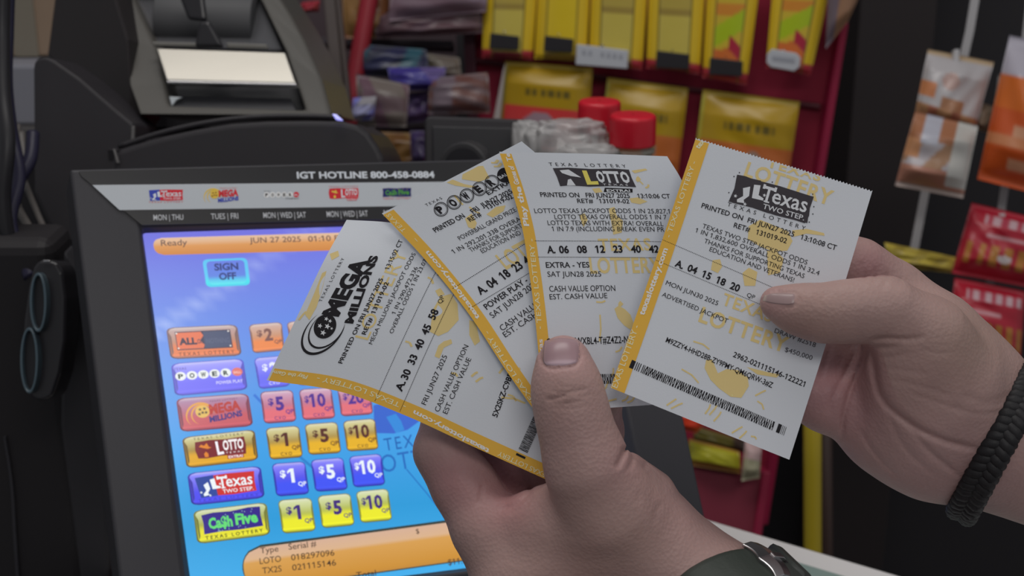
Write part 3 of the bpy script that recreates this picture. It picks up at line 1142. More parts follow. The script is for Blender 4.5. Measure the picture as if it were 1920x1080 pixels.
def t4_yellow(ik):
    ik.text('TEXAS', (1437, 312), (1537, 340), 17, WM, 0.03, space=1.2)
    ik.text('LOTTERY', (1394, 329), (1556, 385.5), 29, WM, 0.025, space=1.1)
    ik.text('TEXAS', (1352, 570), (1444, 604), 24, WM, 0.02, space=1.1)
    ik.text('LOTTERY', (1309, 602), (1472, 661.5), 31, WM, 0.025, space=1.1)
    hat(ik, [(1404, 424), (1425, 412), (1450, 422), (1478, 434), (1486, 452), (1476, 470), (1450, 472), (1425, 462), (1402, 448)])
    hat(ik, [(1485, 432), (1512, 429), (1545, 437), (1546, 442), (1512, 438), (1488, 444)])
    hat(ik, [(1438, 470), (1455, 470), (1470, 486), (1462, 512), (1440, 516)])
    hat(ik, [(1336, 488), (1350, 486), (1354, 500), (1346, 512), (1333, 506)])
    hat(ik, [(1392, 512), (1404, 502), (1420, 510), (1416, 536), (1396, 536)])
    hat(ik, [(1324, 675), (1335, 674), (1346, 700), (1362, 692), (1384, 694), (1402, 708), (1404, 724), (1390, 746), (1370, 744), (1348, 728), (1332, 712), (1321, 690)])
    xline(ik, [(1344, 700), (1352, 724), (1374, 742)], 1.2, alb(222, 200, 140))
    hat(ik, [(1400, 688), (1440, 698), (1462, 702), (1456, 708), (1420, 702)])
    for a, b in (((1278, 692), (1310, 718)), ((1416, 742), (1436, 732)), ((1420, 752), (1432, 768)), ((1330, 778), (1344, 760)), ((1322, 776), (1332, 758)),
                 ((1338, 790), (1352, 772)), ((1372, 812), (1392, 800)), ((1386, 822), (1400, 808)), ((1250, 760), (1268, 748)), ((1258, 766), (1280, 756)),
                 ((1408, 818), (1418, 824)), ((1300, 640), (1330, 655))):
        xline(ik, [a, ((a[0] + b[0]) / 2 + 3, (a[1] + b[1]) / 2 - 2), b], 3)


def t4_strip(ik):
    ik.text('tex', (1310, 280), (1322, 257 + 8), 10, ORGT, 0.03)
    ik.text('- TEXAS LOTTERY -', (1256, 446), (1305, 304), 9, ORGT, 0.0)
    ik.text('texaslottery.com', (1207, 592), (1252, 467), 10.5, alb(230, 222, 210), 0.03)
    ik.text('- TEXAS LOTTERY -', (1150, 748), (1198, 612), 11, ORGT, 0.0)


TK4, R4 = make_ticket('lottery ticket numbered 04 15 18 20 held alone at right by a thumb',
                  [(1305, 258, .598), (1470, 307, .5975), (1636, 357, .598)], [(1145, 727, .590), (1318, 797, .5895), (1480, 862, .589)],
                  [(1305, 258, .598), (1228, 490, .5945), (1145, 727, .590)], [(1636, 357, .598), (1561, 606, .5945), (1480, 862, .589)],
                  0.0063, t4_black, t4_yellow, t4_strip, teeth=True)


# -- front ticket of the fan
def t3_black(ik):
    ik.text('TEXAS LOTTERY', (1030.5, 311), (1175, 314.5), 7, INK, 0.0, space=1.8)
    s = ik.sub([(1036, 314), (1180, 317), (1193, 352), (1046, 349)])
    h = 0.00016
    PW = alb(188, 190, 194, 0.62)
    s.poly([(0, 0.04), (0.2, 0.0), (0.5, 0.05), (0.8, 0), (0.99, 0.04), (0.98, 0.5), (1, 0.97), (0.7, 0.94), (0.4, 1), (0.15, 0.95), (0.03, 1), (0.02, 0.5)], BOXI, h)
    s.poly([(0.1, 0.3), (0.08, 0.15), (0.2, 0.1), (0.26, 0.3), (0.33, 0.52), (0.2, 0.45)], PW, h + 0.00003)
    s.poly([(0.12, 0.95), (0.15, 0.65), (0.19, 0.6), (0.23, 0.95)], PW, h + 0.00003)
    yw = alb(206, 182, 90)
    s.poly([(0.37, 0.14), (0.43, 0.14), (0.44, 0.72), (0.53, 0.7), (0.53, 0.88), (0.38, 0.9)], yw, h + 0.00003)
    for x0, x1, ch in ((0.53, 0.63, 'O'), (0.63, 0.73, 'T'), (0.73, 0.83, 'T'), (0.84, 0.95, 'O')):
        s.text(ch, x0, 0.15, x1, 0.74, PW, 0.05, h=h + 0.00003)
    s.text('TEXAS', 0.58, 0.82, 0.9, 0.92, PW, 0.0, space=1.6, h=h + 0.00003)
    ik.poly([(1134, 352), (1186, 354), (1186, 361), (1132, 360)], INK)
    ik.text('EXTRA!', (1138, 359.5), (1182, 360), 5, PW, 0.03, h=0.0002)
    ik.text('PRINTED ON   FRI JUN27 2025', (1014, 369), (1181.5, 371.5), 9.3, INK, 0.012)
    ik.text('13:10:06 CT', (1196, 371.5), (1257, 372), 9, INK, 0.012)
    ik.text('RET#   131019-02', (1083, 380.5), (1180.5, 381.5), 8.6, INK, 0.012)
    ik.text('LOTTO TEXAS JACKPOT ODDS 1 IN 25,827,1', (1003, 399.5), (1256, 400.5), 9, INK)
    ik.text('LOTTO TEXAS OVERALL ODDS 1 IN 7', (1040.5, 411), (1250, 411.5), 9, INK)
    ik.text('LOTTO TEXAS WITH EXTRA! OVERALL', (1027.5, 422), (1244, 424), 9, INK)
    ik.text('1 IN 7.9 (INCLUDING BREAK EVEN PR', (1035.5, 433.5), (1246, 434.5), 9, INK)
    ik.line((1003, 451.7), (1246, 453.3), 1.1, INK, 80)
    ik.line((1009, 482), (1236, 483.5), 1.1, INK, 80)
    ik.text('A.', (1026.5, 474.5), (1042, 474.5), 13.5, INK, 0.03)
    ik.text('06   08   12   23   40   42', (1049, 474.5), (1236, 473.5), 13.5, INK, 0.03)
    ik.text('EXTRA - YES', (1024, 502), (1105.5, 501.5), 10.5, INK, 0.012)
    ik.text('SAT JUN28 2025', (1027, 519), (1127.5, 518.5), 10, INK)
    ik.text('CASH VALUE OPTION', (1030.5, 547), (1154, 545.5), 11, INK)
    ik.text('EST. CASH VALUE', (1031, 561.5), (1139, 559), 10, INK)
    ik.text('GS4LKD-VWXBL4-T#Z4Z2-N8QW', (995 + 30, 648), (1208, 642), 13, INK, 0.012)
    barcode(ik, [(1040, 703), (1310, 699), (1312, 716), (1042, 722)], 9, ends=False)


def t3_yellow(ik):
    ik.text('TEXAS', (1124, 470.5), (1222, 469), 23, WM, 0.02, space=1.1)
    ik.text('LOTTERY', (1107, 512), (1240, 511), 29, WM, 0.025, space=1.05)
    hat(ik, [(1152, 579), (1160, 573), (1172, 580), (1182, 590), (1188, 606), (1182, 618), (1170, 610), (1158, 596)])
    hat(ik, [(1141, 391), (1152, 388), (1156, 404), (1168, 414), (1166, 436), (1150, 440), (1146, 415)])
    hat(ik, [(1086, 404), (1096, 400), (1102, 412), (1094, 426)])
    hat(ik, [(1180, 372), (1196, 370), (1214, 378), (1200, 383), (1184, 380)])
    hat(ik, [(1184, 320), (1210, 316), (1214, 319), (1190, 325)])
    hat(ik, [(1110, 354), (1124, 352), (1130, 360), (1116, 362)])
    for a, b in (((1196, 336), (1206, 346)), ((1210, 352), (1216, 346)), ((1118, 566), (1135, 564)), ((1125, 590), (1124, 640)), ((1120, 752), (1156, 748)),
                 ((1140, 715), (1128, 735)), ((1150, 690), (1146, 705)), ((1166, 752), (1178, 742)), ((1176, 755), (1190, 744)), ((1154, 660), (1166, 650))):
        xline(ik, [a, ((a[0] + b[0]) / 2 + 2, (a[1] + b[1]) / 2 + 2), b], 3)
    for a, b in ((1163, 570), (1196, 336)):
        hat(ik, [(a - 3, b - 3), (a, b - 6), (a + 3, b - 3), (a + 6, b), (a + 3, b + 3), (a, b + 6), (a - 4, b + 2)])


def t3_strip(ik):
    c = alb(230, 222, 210)
    ik.text('Play the', (992, 424), (975.5, 350), 10.5, c, 0.03)
    ik.text('Games of', (974, 346), (962, 311), 10, c, 0.03)
    ik.text('Te', (960, 303), (955, 288), 9.5, c, 0.03)
    ik.text('- TEXAS LOTTERY -', (1016, 617), (1000, 448), 10, ORGT, 0.0)
    ik.text('texas', (1018, 680), (1017, 636), 9, c, 0.02)


TK3, R3 = make_ticket('lottery ticket numbered 06 08 12 23 40 42, front of the fan under the thumb',
                  [(936, 284.5, .609), (1006, 286, .6085), (1140, 289, .6085), (1251, 293, .609)],
                  [(1018, 774, .602), (1124, 766, .602), (1224, 759, .602), (1330, 752, .602)],
                  [(936, 284.5, .609), (962, 364, .608), (980, 432, .607), (991.5, 506, .606), (1002.5, 590, .6045), (1009, 655, .6035), (1018, 774, .602)],
                  [(1251, 293, .609), (1279, 340, .608), (1298, 450, .6065), (1330, 752, .602)],
                  0.0056, t3_black, t3_yellow, t3_strip)


# -- middle ticket of the fan
def t2_black(ik):
    ik.text('TEXAS', (800, 387), (830, 373), 5, INK, 0.0, space=1.4)
    PW = alb(188, 190, 194, 0.62)
    for ch, (x, y) in zip('POWER', ((827, 392.5), (851.5, 379.5), (875.5, 367), (899, 354), (922.5, 341.5))):
        t = np.linspace(0, 2 * np.pi, 33)[:-1]
        for r0, r1 in ((13.6, 12.2), (11.2, 10.4)):
            o = np.array([ik.s.inv(x + r0 * math.cos(k), y + r0 * math.sin(k)) for k in t] + [ik.s.inv(x + r1 * math.cos(k), y + r1 * math.sin(k)) for k in t])
            ik.raw(o, [[i, (i + 1) % 32, 32 + (i + 1) % 32, 32 + i] for i in range(32)], INK)
        ux, uy = 0.88, -0.475
        a = (x - 5.5 * ux - 6.2 * uy * -1 * -0.0 + 3.0, y - 5.5 * uy + 5.8)
        ik.text(ch, a, (a[0] + 11 * ux, a[1] + 11 * uy), 13, INK, 0.06)
    x, y = 946, 328.5
    ik.poly([(x + 14 * math.cos(k), y + 14 * math.sin(k)) for k in np.linspace(0, 2 * np.pi, 25)[:-1]], INK)
    ik.text('BALL', (938, 336), (958, 326), 6, PW, 0.02, h=0.0002)
    ik.text('PRINTED ON', (817, 436), (873, 407), 9, INK, 0.02)
    ik.text('FRI', (888, 401), (900, 393), 9, INK, 0.02)
    ik.text('JUN27 2025', (905, 389), (962, 361), 8.5, INK, 0.02)
    ik.text('EXTRA', (916, 366), (960, 343), 8, INK, 0.02)
    ik.text('RET#', (882, 416), (904, 404), 8.5, INK, 0.02)
    ik.text('131019-02', (914.5, 393), (963, 371), 8.5, INK, 0.02)
    ik.text('POWERBALL GRAND PRIZE ODDS', (863, 451), (996, 382), 8.5, INK)
    ik.text('1 IN 292,201,338 OVERALL', (851, 476), (990, 407), 8.5, INK)
    ik.text('THANKS FOR SUPPORTING', (883.5, 473), (996, 418), 8.5, INK)
    ik.text('EDUCATION AND', (905, 475), (978, 439), 8.5, INK)
    ik.line((849, 541), (996, 450), 1.1, INK, 50)
    ik.line((878.5, 579.6), (1004, 505), 1.1, INK, 50)
    ik.text('A.', (900.5, 553), (915, 545), 14.5, INK, 0.03)
    ik.text('04  18  23', (920, 541), (982, 501), 14.5, INK, 0.03)
    ik.text('44', (988, 497), (1004, 487), 14.5, INK, 0.03)
    ik.text('POWER PLAY -', (913, 581), (991, 528), 10.5, INK, 0.014)
    ik.text('SAT JUN28 2025', (924, 597), (1010, 534), 10.5, INK)
    ik.text('CASH VALUE', (942, 621), (1012, 573), 10.5, INK)
    ik.text('EST. CASH', (948, 633), (1009, 592), 10, INK)


def t2_yellow(ik):
    ik.text('LOTTERY', (949, 505), (1052, 448), 30, WM, 0.025, space=1.05)
    hat(ik, [(862, 322), (872, 312), (892, 307), (906, 311), (918, 334), (898, 341), (866, 336)])
    hat(ik, [(832, 337), (848, 336), (870, 345), (894, 350), (880, 352), (854, 348)])
    hat(ik, [(912, 402), (930, 388), (948, 385), (944, 396), (924, 408)])
    hat(ik, [(872, 410), (884, 400), (894, 418), (890, 430), (878, 426)])
    for a, b in (((921, 305), (934, 300)), ((926, 312), (940, 306)), ((852, 366), (868, 384)), ((880, 388), (900, 400)), ((952, 700), (975, 690))):
        xline(ik, [a, ((a[0] + b[0]) / 2 + 2, (a[1] + b[1]) / 2 + 3), b], 4)


def t2_strip(ik):
    c = alb(230, 222, 210)
    ik.text('TEXAS', (762, 432), (731, 400), 10, ORGT, 0.0, space=1.2)
    ik.text('-', (785, 452), (780, 446), 9, ORGT)
    ik.text('texaslottery.com', (900, 596), (803, 470), 10.5, c, 0.03)
    ik.text('- TEXAS LOTTERY -', (1015, 768), (915, 620), 10.5, ORGT, 0.0)


TK2, R2 = make_ticket('lottery ticket numbered 04 18 23, middle of the fan, curled at its top corner',
                  [(716, 400, .617), (848, 333, .616), (978, 265, .616)],
                  [(1030, 809, .6036), (1160, 740, .6045), (1290, 672, .6055)],
                  [(716, 400, .617), (800, 490, .614), (880, 590, .6105), (950, 696, .607), (1030, 809, .6036)],
                  [(978, 265, .616), (1008, 290, .6155), (1110, 400, .6125), (1290, 672, .6055)],
                  0.0060, t2_black, t2_yellow, t2_strip)


# -- rear ticket of the fan
def t1_black(ik):
    ik.text('TEXAS LOTTERY', (603, 566), (646.5, 484), 5.5, INK, 0.0, space=1.3)
    ik.text('MEGA', (633, 594), (694, 487), 29, INK, 0.05)
    ik.text('MILLIONS', (661, 607), (709.5, 480), 13.5, INK, 0.05)
    for x, y in ((640, 570), (688, 500)):
        pass
    c = (609.5, 613)
    def ell(cx, cy, rx, ry, rot, n=40, t0=0, t1=2 * np.pi):
        t = np.linspace(t0, t1, n)
        X = rx * np.cos(t); Y = ry * np.sin(t)
        return np.stack([cx + X * math.cos(rot) - Y * math.sin(rot), cy + X * math.sin(rot) + Y * math.cos(rot)], 1)
    rot = math.radians(-58)
    ik.poly(ell(609.5, 612, 24, 20, rot)[:-1], INK)
    PW = alb(188, 190, 194, 0.62)
    for x, y, r in ((606, 624, 6), (614, 612, 6), (600, 611, 5), (612, 598, 4.5), (619, 602, 4), (622, 616, 3)):
        pts = [(x + (r if k % 2 == 0 else r * .42) * math.sin(k * math.pi / 5 + .4), y - (r if k % 2 == 0 else r * .42) * math.cos(k * math.pi / 5 + .4)) for k in range(10)]
        ik.poly(pts, PW, 0.0002)
    for (cx, cy, rx, ry, w0) in ((606, 622, 52, 31, 5.5), (612, 618, 42, 27, 4.0)):
        t = np.linspace(math.radians(40), math.radians(290), 44)
        k = np.sin((t - t[0]) / (t[-1] - t[0]) * np.pi)
        def p(s):
            X = (rx - s * w0 * k) * np.cos(t); Y = (ry - s * w0 * k * 0.8) * np.sin(t)
            rr = math.radians(-48)
            return np.stack([cx + X * math.cos(rr) - Y * math.sin(rr), cy + X * math.sin(rr) + Y * math.cos(rr)], 1)
        ab = np.array([ik.s.inv(*q) for q in np.concatenate([p(0), p(1)])])
        ik.raw(ab, [[i, i + 1, 45 + i - 0, 44 + i] for i in range(43)], INK)
    ik.text('PRINTED ON FRI JUN27 2025', (641.5, 682), (719, 523), 7.5, INK, 0.02)
    ik.text('13:15:02 CT', (729, 506), (756, 451), 7.5, INK, 0.01)
    ik.text('RET#  131019-02', (685.5, 628), (729.5, 530), 7.5, INK, 0.02)
    ik.text('MEGA MILLIONS JACKPOT ODDS', (698, 646), (780, 476), 7, INK)
    ik.text('1 IN 290,472,336', (741, 590), (784, 502), 7, INK)
    ik.text('OVERALL ODDS 1 IN 23.07', (736.5, 626), (801.5, 488), 7, INK)
    ik.line((703, 752), (820, 505), 1.1, INK, 90)
    ik.line((750, 771), (852, 549), 1.1, INK, 90)
    ik.text('A.', (753, 735), (761, 716), 12.5, INK, 0.03)
    ik.text('30  33  40  45  58', (763.5, 713), (823, 583), 12.5, INK, 0.03)
    ik.text('QP', (828, 570), (834, 556), 8, INK)
    ik.text('5', (822 + 8, 521), (826 + 8, 512), 10, INK, 0.03)
    ik.text('FRI JUN27 2025', (798.5, 760), (839, 668), 9, INK)
    ik.text('CASH VALUE OPTION', (823, 773), (879, 649), 9, INK)
    ik.text('EST. CASH VALUE', (838.5, 777), (884, 673), 9, INK)
    ik.text('5X2SKZ-C9BRQ1-8HZW', (932, 783), (988, 640), 9.5, INK, 0.02)
    barcode(ik, [(967, 853), (1040, 700), (1056, 708), (984, 861)], 21, ends=False)


def t1_yellow(ik):
    ik.text('LOTTERY', (690, 638), (766, 474), 24, WM, 0.0, space=1.05)
    hat(ik, [(572, 590), (590, 548), (604, 512), (612, 508), (606, 535), (594, 575), (580, 600)])
    hat(ik, [(618, 476), (634, 470), (636, 480), (622, 488)])
    hat(ik, [(806, 622), (812, 580), (826, 556), (846, 551), (858, 570), (860, 600), (840, 622), (822, 630)])
    hat(ik, [(816, 545), (826, 540), (834, 552), (822, 556)])
    hat(ik, [(815, 668), (822, 648), (832, 640), (846, 636), (848, 644), (832, 652), (824, 672)])
    hat(ik, [(880, 600), (892, 604), (900, 640), (890, 648), (880, 628)])
    for a, b in (((560, 600), (574, 584)), ((884, 706), (896, 698)), ((892, 716), (906, 708)), ((846, 700), (858, 706)), ((802, 520), (812, 532)),
                 ((936, 700), (944, 690)), ((952, 740), (968, 752)), ((760, 640), (772, 650)), ((940, 745), (985, 756))):
        xline(ik, [a, ((a[0] + b[0]) / 2 + 2, (a[1] + b[1]) / 2 - 3), b], 4)


def t1_strip(ik):
    c = alb(230, 222, 210)
    ik.text('texaslottery.com', (919, 843), (777, 769), 10.5, c, 0.03)
    ik.text('- TEXAS LOTTERY -', (762, 760), (596, 706), 11, ORGT, 0.0)
    ik.text('Play the Games', (578, 704), (505, 693), 8.5, ORGT, 0.02)
    ik.text('- TEXAS LOTTERY', (1040, 894), (936, 846), 10.5, ORGT, 0.0)


TK1, R1 = make_ticket('lottery ticket numbered 30 33 40 45 58, rear of the fan, lying lowest at left',
                  [(500, 713, 0.6136), (566, 575, 0.6151), (612, 480, 0.6181), (650, 412, 0.6236)],
                  [(1024, 899, 0.6071), (1085, 770, 0.6086), (1180, 600, 0.6101)],
                  [(500, 713, 0.6136), (640, 735, 0.6121), (760, 779, 0.6106), (880, 834, 0.6091), (1024, 899, 0.6071)],
                  [(650, 412, 0.6236), (742, 419, 0.6211), (900, 478, 0.6166), (1180, 600, 0.6101)],
                  0.0062, t1_black, t1_yellow, t1_strip)

# ------------------------------------------------------------------ hands: one continuous skin each
def camxyz(px, py, d):
    return np.stack([(np.asarray(px, float) - 960) * d / F, (540 - np.asarray(py, float)) * d / F, -np.asarray(d, float) * np.ones_like(np.asarray(px, float))], -1)


def cam2world(q):
    return CAMP + q[..., :1] * RIGHT + q[..., 1:2] * UP - q[..., 2:3] * FWD


def smin(a, b, k):
    h = np.clip(0.5 + 0.5 * (b - a) / k, 0, 1)
    return b * (1 - h) + a * h - k * h * (1 - h)


def seg_dist(p, a, b, ra, rb, flat=1.0):
    ab = b - a
    t = np.clip(((p - a) @ ab) / (ab @ ab), 0, 1)
    d = p - a - t[..., None] * ab
    if flat != 1.0:
        d = d * np.array([1, 1, 1 / flat], p.dtype)
    return np.linalg.norm(d, axis=-1) - (ra + (rb - ra) * t)


class Flesh:
    """smooth union of tapering limbs, with creases pressed in"""

    def __init__(self):
        self.groups = []; self.creases = []; self.bumps = []

    def limb(self, pts, k_in=0.006, k=0.008, flat=1.0):
        """pts: (px,py,depth,radius px)"""
        q = [(camxyz(x, y, d).astype(np.float32), np.float32(r * d / F)) for x, y, d, r in pts]
        self.groups.append((q, k_in, k, flat))

    def crease(self, pts, w, depth, d0, d1):
        """line of frame points; w and depth in millimetres; acts between depths d0..d1"""
        self.creases.append((crom(np.asarray(pts, float), 14), w / 1000, depth * 1.15 / 1000, d0, d1))

    def sdf(self, p):
        tot = None
        for q, k_in, k, flat in self.groups:
            g = None
            for (a, ra), (b, rb) in zip(q[:-1], q[1:]):
                s = seg_dist(p, a, b, ra, rb, flat)
                g = s if g is None else smin(g, s, k_in)
            tot = g if tot is None else smin(tot, g, k)
        if self.creases:
            near = np.abs(tot) < 0.004
            pp = p[near]
            if len(pp):
                dd = -pp[:, 2]
                px = pp[:, 0] / dd * F; py = -pp[:, 1] / dd * F
                add = np.zeros(len(pp), np.float32)
                for pts, w_, dep, d0, d1 in self.creases:
                    best = np.full(len(pp), 1e9)
                    tt = np.zeros(len(pp))
                    L = len(pts) - 1
                    for i in range(L):
                        a = pts[i] - [960, 540]; b = pts[i + 1] - [960, 540]
                        ab = b - a
                        t = np.clip(((px - a[0]) * ab[0] + (py - a[1]) * ab[1]) / (ab @ ab), 0, 1)
                        e = np.hypot(px - a[0] - t * ab[0], py - a[1] - t * ab[1])
                        m = e < best
                        best = np.where(m, e, best); tt = np.where(m, (i + t) / L, tt)
                    g = np.exp(-(best * 0.6 / F / w_) ** 2) * np.clip(np.minimum(tt, 1 - tt) * 6, 0, 1)
                    g *= (dd > d0) & (dd < d1)
                    add += (dep * g).astype(np.float32)
                tot = tot.copy()
                tot[near] += add
        return tot

    def mesh(self, lo, hi, h):
        n = np.ceil((hi - lo) / h).astype(int) + 1
        ax = [lo[i] + np.arange(n[i]) * h for i in range(3)]
        val = np.empty(n, np.float32)
        B = 8
        half = 0.5 * B * h * 1.7321
        for i in range(0, n[0], B):
            cx, cy, cz = [lo[0] + (i + B / 2 - 0.5) * h], [lo[1] + (j + B / 2 - 0.5) * h for j in range(0, n[1], B)], [lo[2] + (k + B / 2 - 0.5) * h for k in range(0, n[2], B)]
            X, Y, Z = np.meshgrid(cx, cy, cz, indexing='ij')
            d = self.sdf(np.stack([X, Y, Z], -1).astype(np.float32))[0]
            near = np.abs(d) < half * 1.35 + 0.002
            todo = []
            for a in range(d.shape[0]):
                for b in range(d.shape[1]):
                    sl = (slice(i, i + B), slice(a * B, a * B + B), slice(b * B, b * B + B))
                    if near[a, b]:
                        todo.append(sl)
                    else:
                        val[sl] = d[a, b]
            if todo:
                pts = []
                for sl in todo:
                    X, Y, Z = np.meshgrid(ax[0][sl[0]], ax[1][sl[1]], ax[2][sl[2]], indexing='ij')
                    pts.append(np.stack([X, Y, Z], -1).reshape(-1, 3))
                r = self.sdf(np.concatenate(pts).astype(np.float32))
                k = 0
                for sl, q in zip(todo, pts):
                    val[sl] = r[k:k + len(q)].reshape(val[sl].shape)
                    k += len(q)
        for k in range(3):
            sl = [slice(None)] * 3
            for e in (0, -1):
                sl[k] = e
                val[tuple(sl)] = np.maximum(val[tuple(sl)], 0.0005)
        return surface_nets(val, lo, h)


def surface_nets(val, lo, h):
    s = val < 0
    n = np.array(val.shape)
    c = n - 1
    corner = np.zeros(c, np.int32)
    offs = [(i, j, k) for i in (0, 1) for j in (0, 1) for k in (0, 1)]
    for b, (i, j, k) in enumerate(offs):
        corner |= s[i:i + c[0], j:j + c[1], k:k + c[2]].astype(np.int32) << b
    act = (corner != 0) & (corner != 255)
    idx = np.argwhere(act)
    num = -np.ones(c, np.int64)
    num[act] = np.arange(len(idx))
    pos = np.zeros((len(idx), 3)); cnt = np.zeros(len(idx))
    edges = [(a, b) for a in range(8) for b in range(a + 1, 8) if sum(abs(offs[a][t] - offs[b][t]) for t in range(3)) == 1]
    for a, b in edges:
        A = np.array(offs[a]); B = np.array(offs[b])
        va = val[tuple((idx + A).T)]; vb = val[tuple((idx + B).T)]
        m = (va < 0) != (vb < 0)
        t = np.where(m, va / np.where(m, va - vb, 1), 0)
        pos[m] += (A + t[:, None] * (B - A))[m]
        cnt[m] += 1
    v = lo + (idx + pos / cnt[:, None]) * h
    faces = []
    for ax_ in range(3):
        o1, o2 = [x for x in range(3) if x != ax_]
        sh = [slice(1, n[i] - 1) for i in range(3)]
        sh[ax_] = slice(0, n[ax_] - 1)
        s0 = s[tuple(sh)]
        sh2 = list(sh); sh2[ax_] = slice(1, n[ax_])
        s1 = s[tuple(sh2)]
        e = np.argwhere(s0 != s1)
        base = e + [0 if i == ax_ else 1 for i in range(3)]
        flip = s0[tuple(e.T)]
        def cell(d1, d2):
            q = base.copy(); q[:, o1] -= d1; q[:, o2] -= d2
            return num[tuple(q.T)]
        quad = np.stack([cell(1, 1), cell(0, 1), cell(0, 0), cell(1, 0)], 1)
        if ax_ == 1:
            flip = ~flip
        quad[~flip] = quad[~flip][:, ::-1]
        faces.append(quad)
    return v, np.concatenate(faces)


def skin_material(name, c1, c2):
    m = bpy.data.materials.new(name)
    m.use_nodes = True
    nt = m.node_tree
    b = nt.nodes['Principled BSDF']
    at = nt.nodes.new('ShaderNodeAttribute'); at.attribute_name = 'Col'
    tc = nt.nodes.new('ShaderNodeTexCoord')
    n1 = nt.nodes.new('ShaderNodeTexNoise'); n1.inputs['Scale'].default_value = 55; n1.inputs['Detail'].default_value = 5
    nt.links.new(tc.outputs['Object'], n1.inputs['Vector'])
    rp = nt.nodes.new('ShaderNodeMixRGB'); rp.inputs[1].default_value = (0.86, 0.84, 0.84, 1); rp.inputs[2].default_value = (1.14, 1.13, 1.12, 1)
    nt.links.new(n1.outputs['Fac'], rp.inputs[0])
    mu = nt.nodes.new('ShaderNodeMixRGB'); mu.blend_type = 'MULTIPLY'; mu.inputs[0].default_value = 1
    nt.links.new(at.outputs['Color'], mu.inputs[1]); nt.links.new(rp.outputs[0], mu.inputs[2])
    nt.links.new(mu.outputs[0], b.inputs['Base Color'])
    b.inputs['Roughness'].default_value = 0.52
    b.inputs['Specular IOR Level'].default_value = 0.35
    b.inputs['Subsurface Weight'].default_value = 0.12
    b.inputs['Subsurface Radius'].default_value = (1.0, 0.4, 0.25)
    b.inputs['Subsurface Scale'].default_value = 0.003
    v = nt.nodes.new('ShaderNodeTexVoronoi'); v.inputs['Scale'].default_value = 620
    n2 = nt.nodes.new('ShaderNodeTexNoise'); n2.inputs['Scale'].default_value = 260; n2.inputs['Detail'].default_value = 6
    nt.links.new(tc.outputs['Object'], v.inputs['Vector']); nt.links.new(tc.outputs['Object'], n2.inputs['Vector'])
    ad = nt.nodes.new('ShaderNodeMath'); ad.operation = 'ADD'
    nt.links.new(v.outputs['Distance'], ad.inputs[0]); nt.links.new(n2.outputs['Fac'], ad.inputs[1])
    bp = nt.nodes.new('ShaderNodeBump'); bp.inputs['Strength'].default_value = 0.28; bp.inputs['Distance'].default_value = 0.0006
    nt.links.new(ad.outputs[0], bp.inputs['Height']); nt.links.new(bp.outputs[0], b.inputs['Normal'])
    return m


M_skin = skin_material('skin', None, None)
M_nail = colmat('fingernail', 0.34, 0.5)


def build_hand(name, label, fl, lo_pt, hi_pt, base_col, tints, h=0.00075):
    lo = np.array([(lo_pt[0] - 960) * 0.6 / F, (540 - hi_pt[1]) * 0.6 / F, -hi_pt[2]])
    hi = np.array([(hi_pt[0] - 960) * 0.6 / F, (540 - lo_pt[1]) * 0.6 / F, -lo_pt[2]])
    v, f = fl.mesh(lo, hi, h)
    # two light smoothing passes to take out the lattice
    for _ in range(2):
        acc = np.zeros_like(v); cnt = np.zeros(len(v))
        for a, b in ((0, 1), (1, 2), (2, 3), (3, 0)):
            np.add.at(acc, f[:, a], v[f[:, b]]); np.add.at(acc, f[:, b], v[f[:, a]])
            np.add.at(cnt, f[:, a], 1); np.add.at(cnt, f[:, b], 1)
        v = v * 0.55 + 0.45 * acc / cnt[:, None]
    d = -v[:, 2]
    px = v[:, 0] / d * F + 960; py = 540 - v[:, 1] / d * F
    col = np.tile(np.array(base_col), (len(v), 1))
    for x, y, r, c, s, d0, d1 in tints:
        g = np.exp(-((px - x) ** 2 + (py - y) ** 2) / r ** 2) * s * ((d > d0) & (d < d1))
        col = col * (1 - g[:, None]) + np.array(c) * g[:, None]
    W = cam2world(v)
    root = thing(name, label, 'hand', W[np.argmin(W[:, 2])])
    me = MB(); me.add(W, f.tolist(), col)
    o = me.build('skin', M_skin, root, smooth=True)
    return root


def surf_depth(fl, px, py, d0, d1, n=90):
    """first depth at which a sight line meets the flesh"""
    px = np.asarray(px, float); py = np.asarray(py, float)
    ds = np.linspace(d0, d1, n)
    best = np.full(px.shape, np.nan)
    prev = None
    for d in ds:
        s = fl.sdf(camxyz(px, py, d).astype(np.float32))
        if prev is not None:
            m = np.isnan(best) & (s < 0) & (prev >= 0)
            best[m] = (d - (ds[1] - ds[0]) * (-s[m]) / (prev[m] - s[m]))
        prev = s
    return best


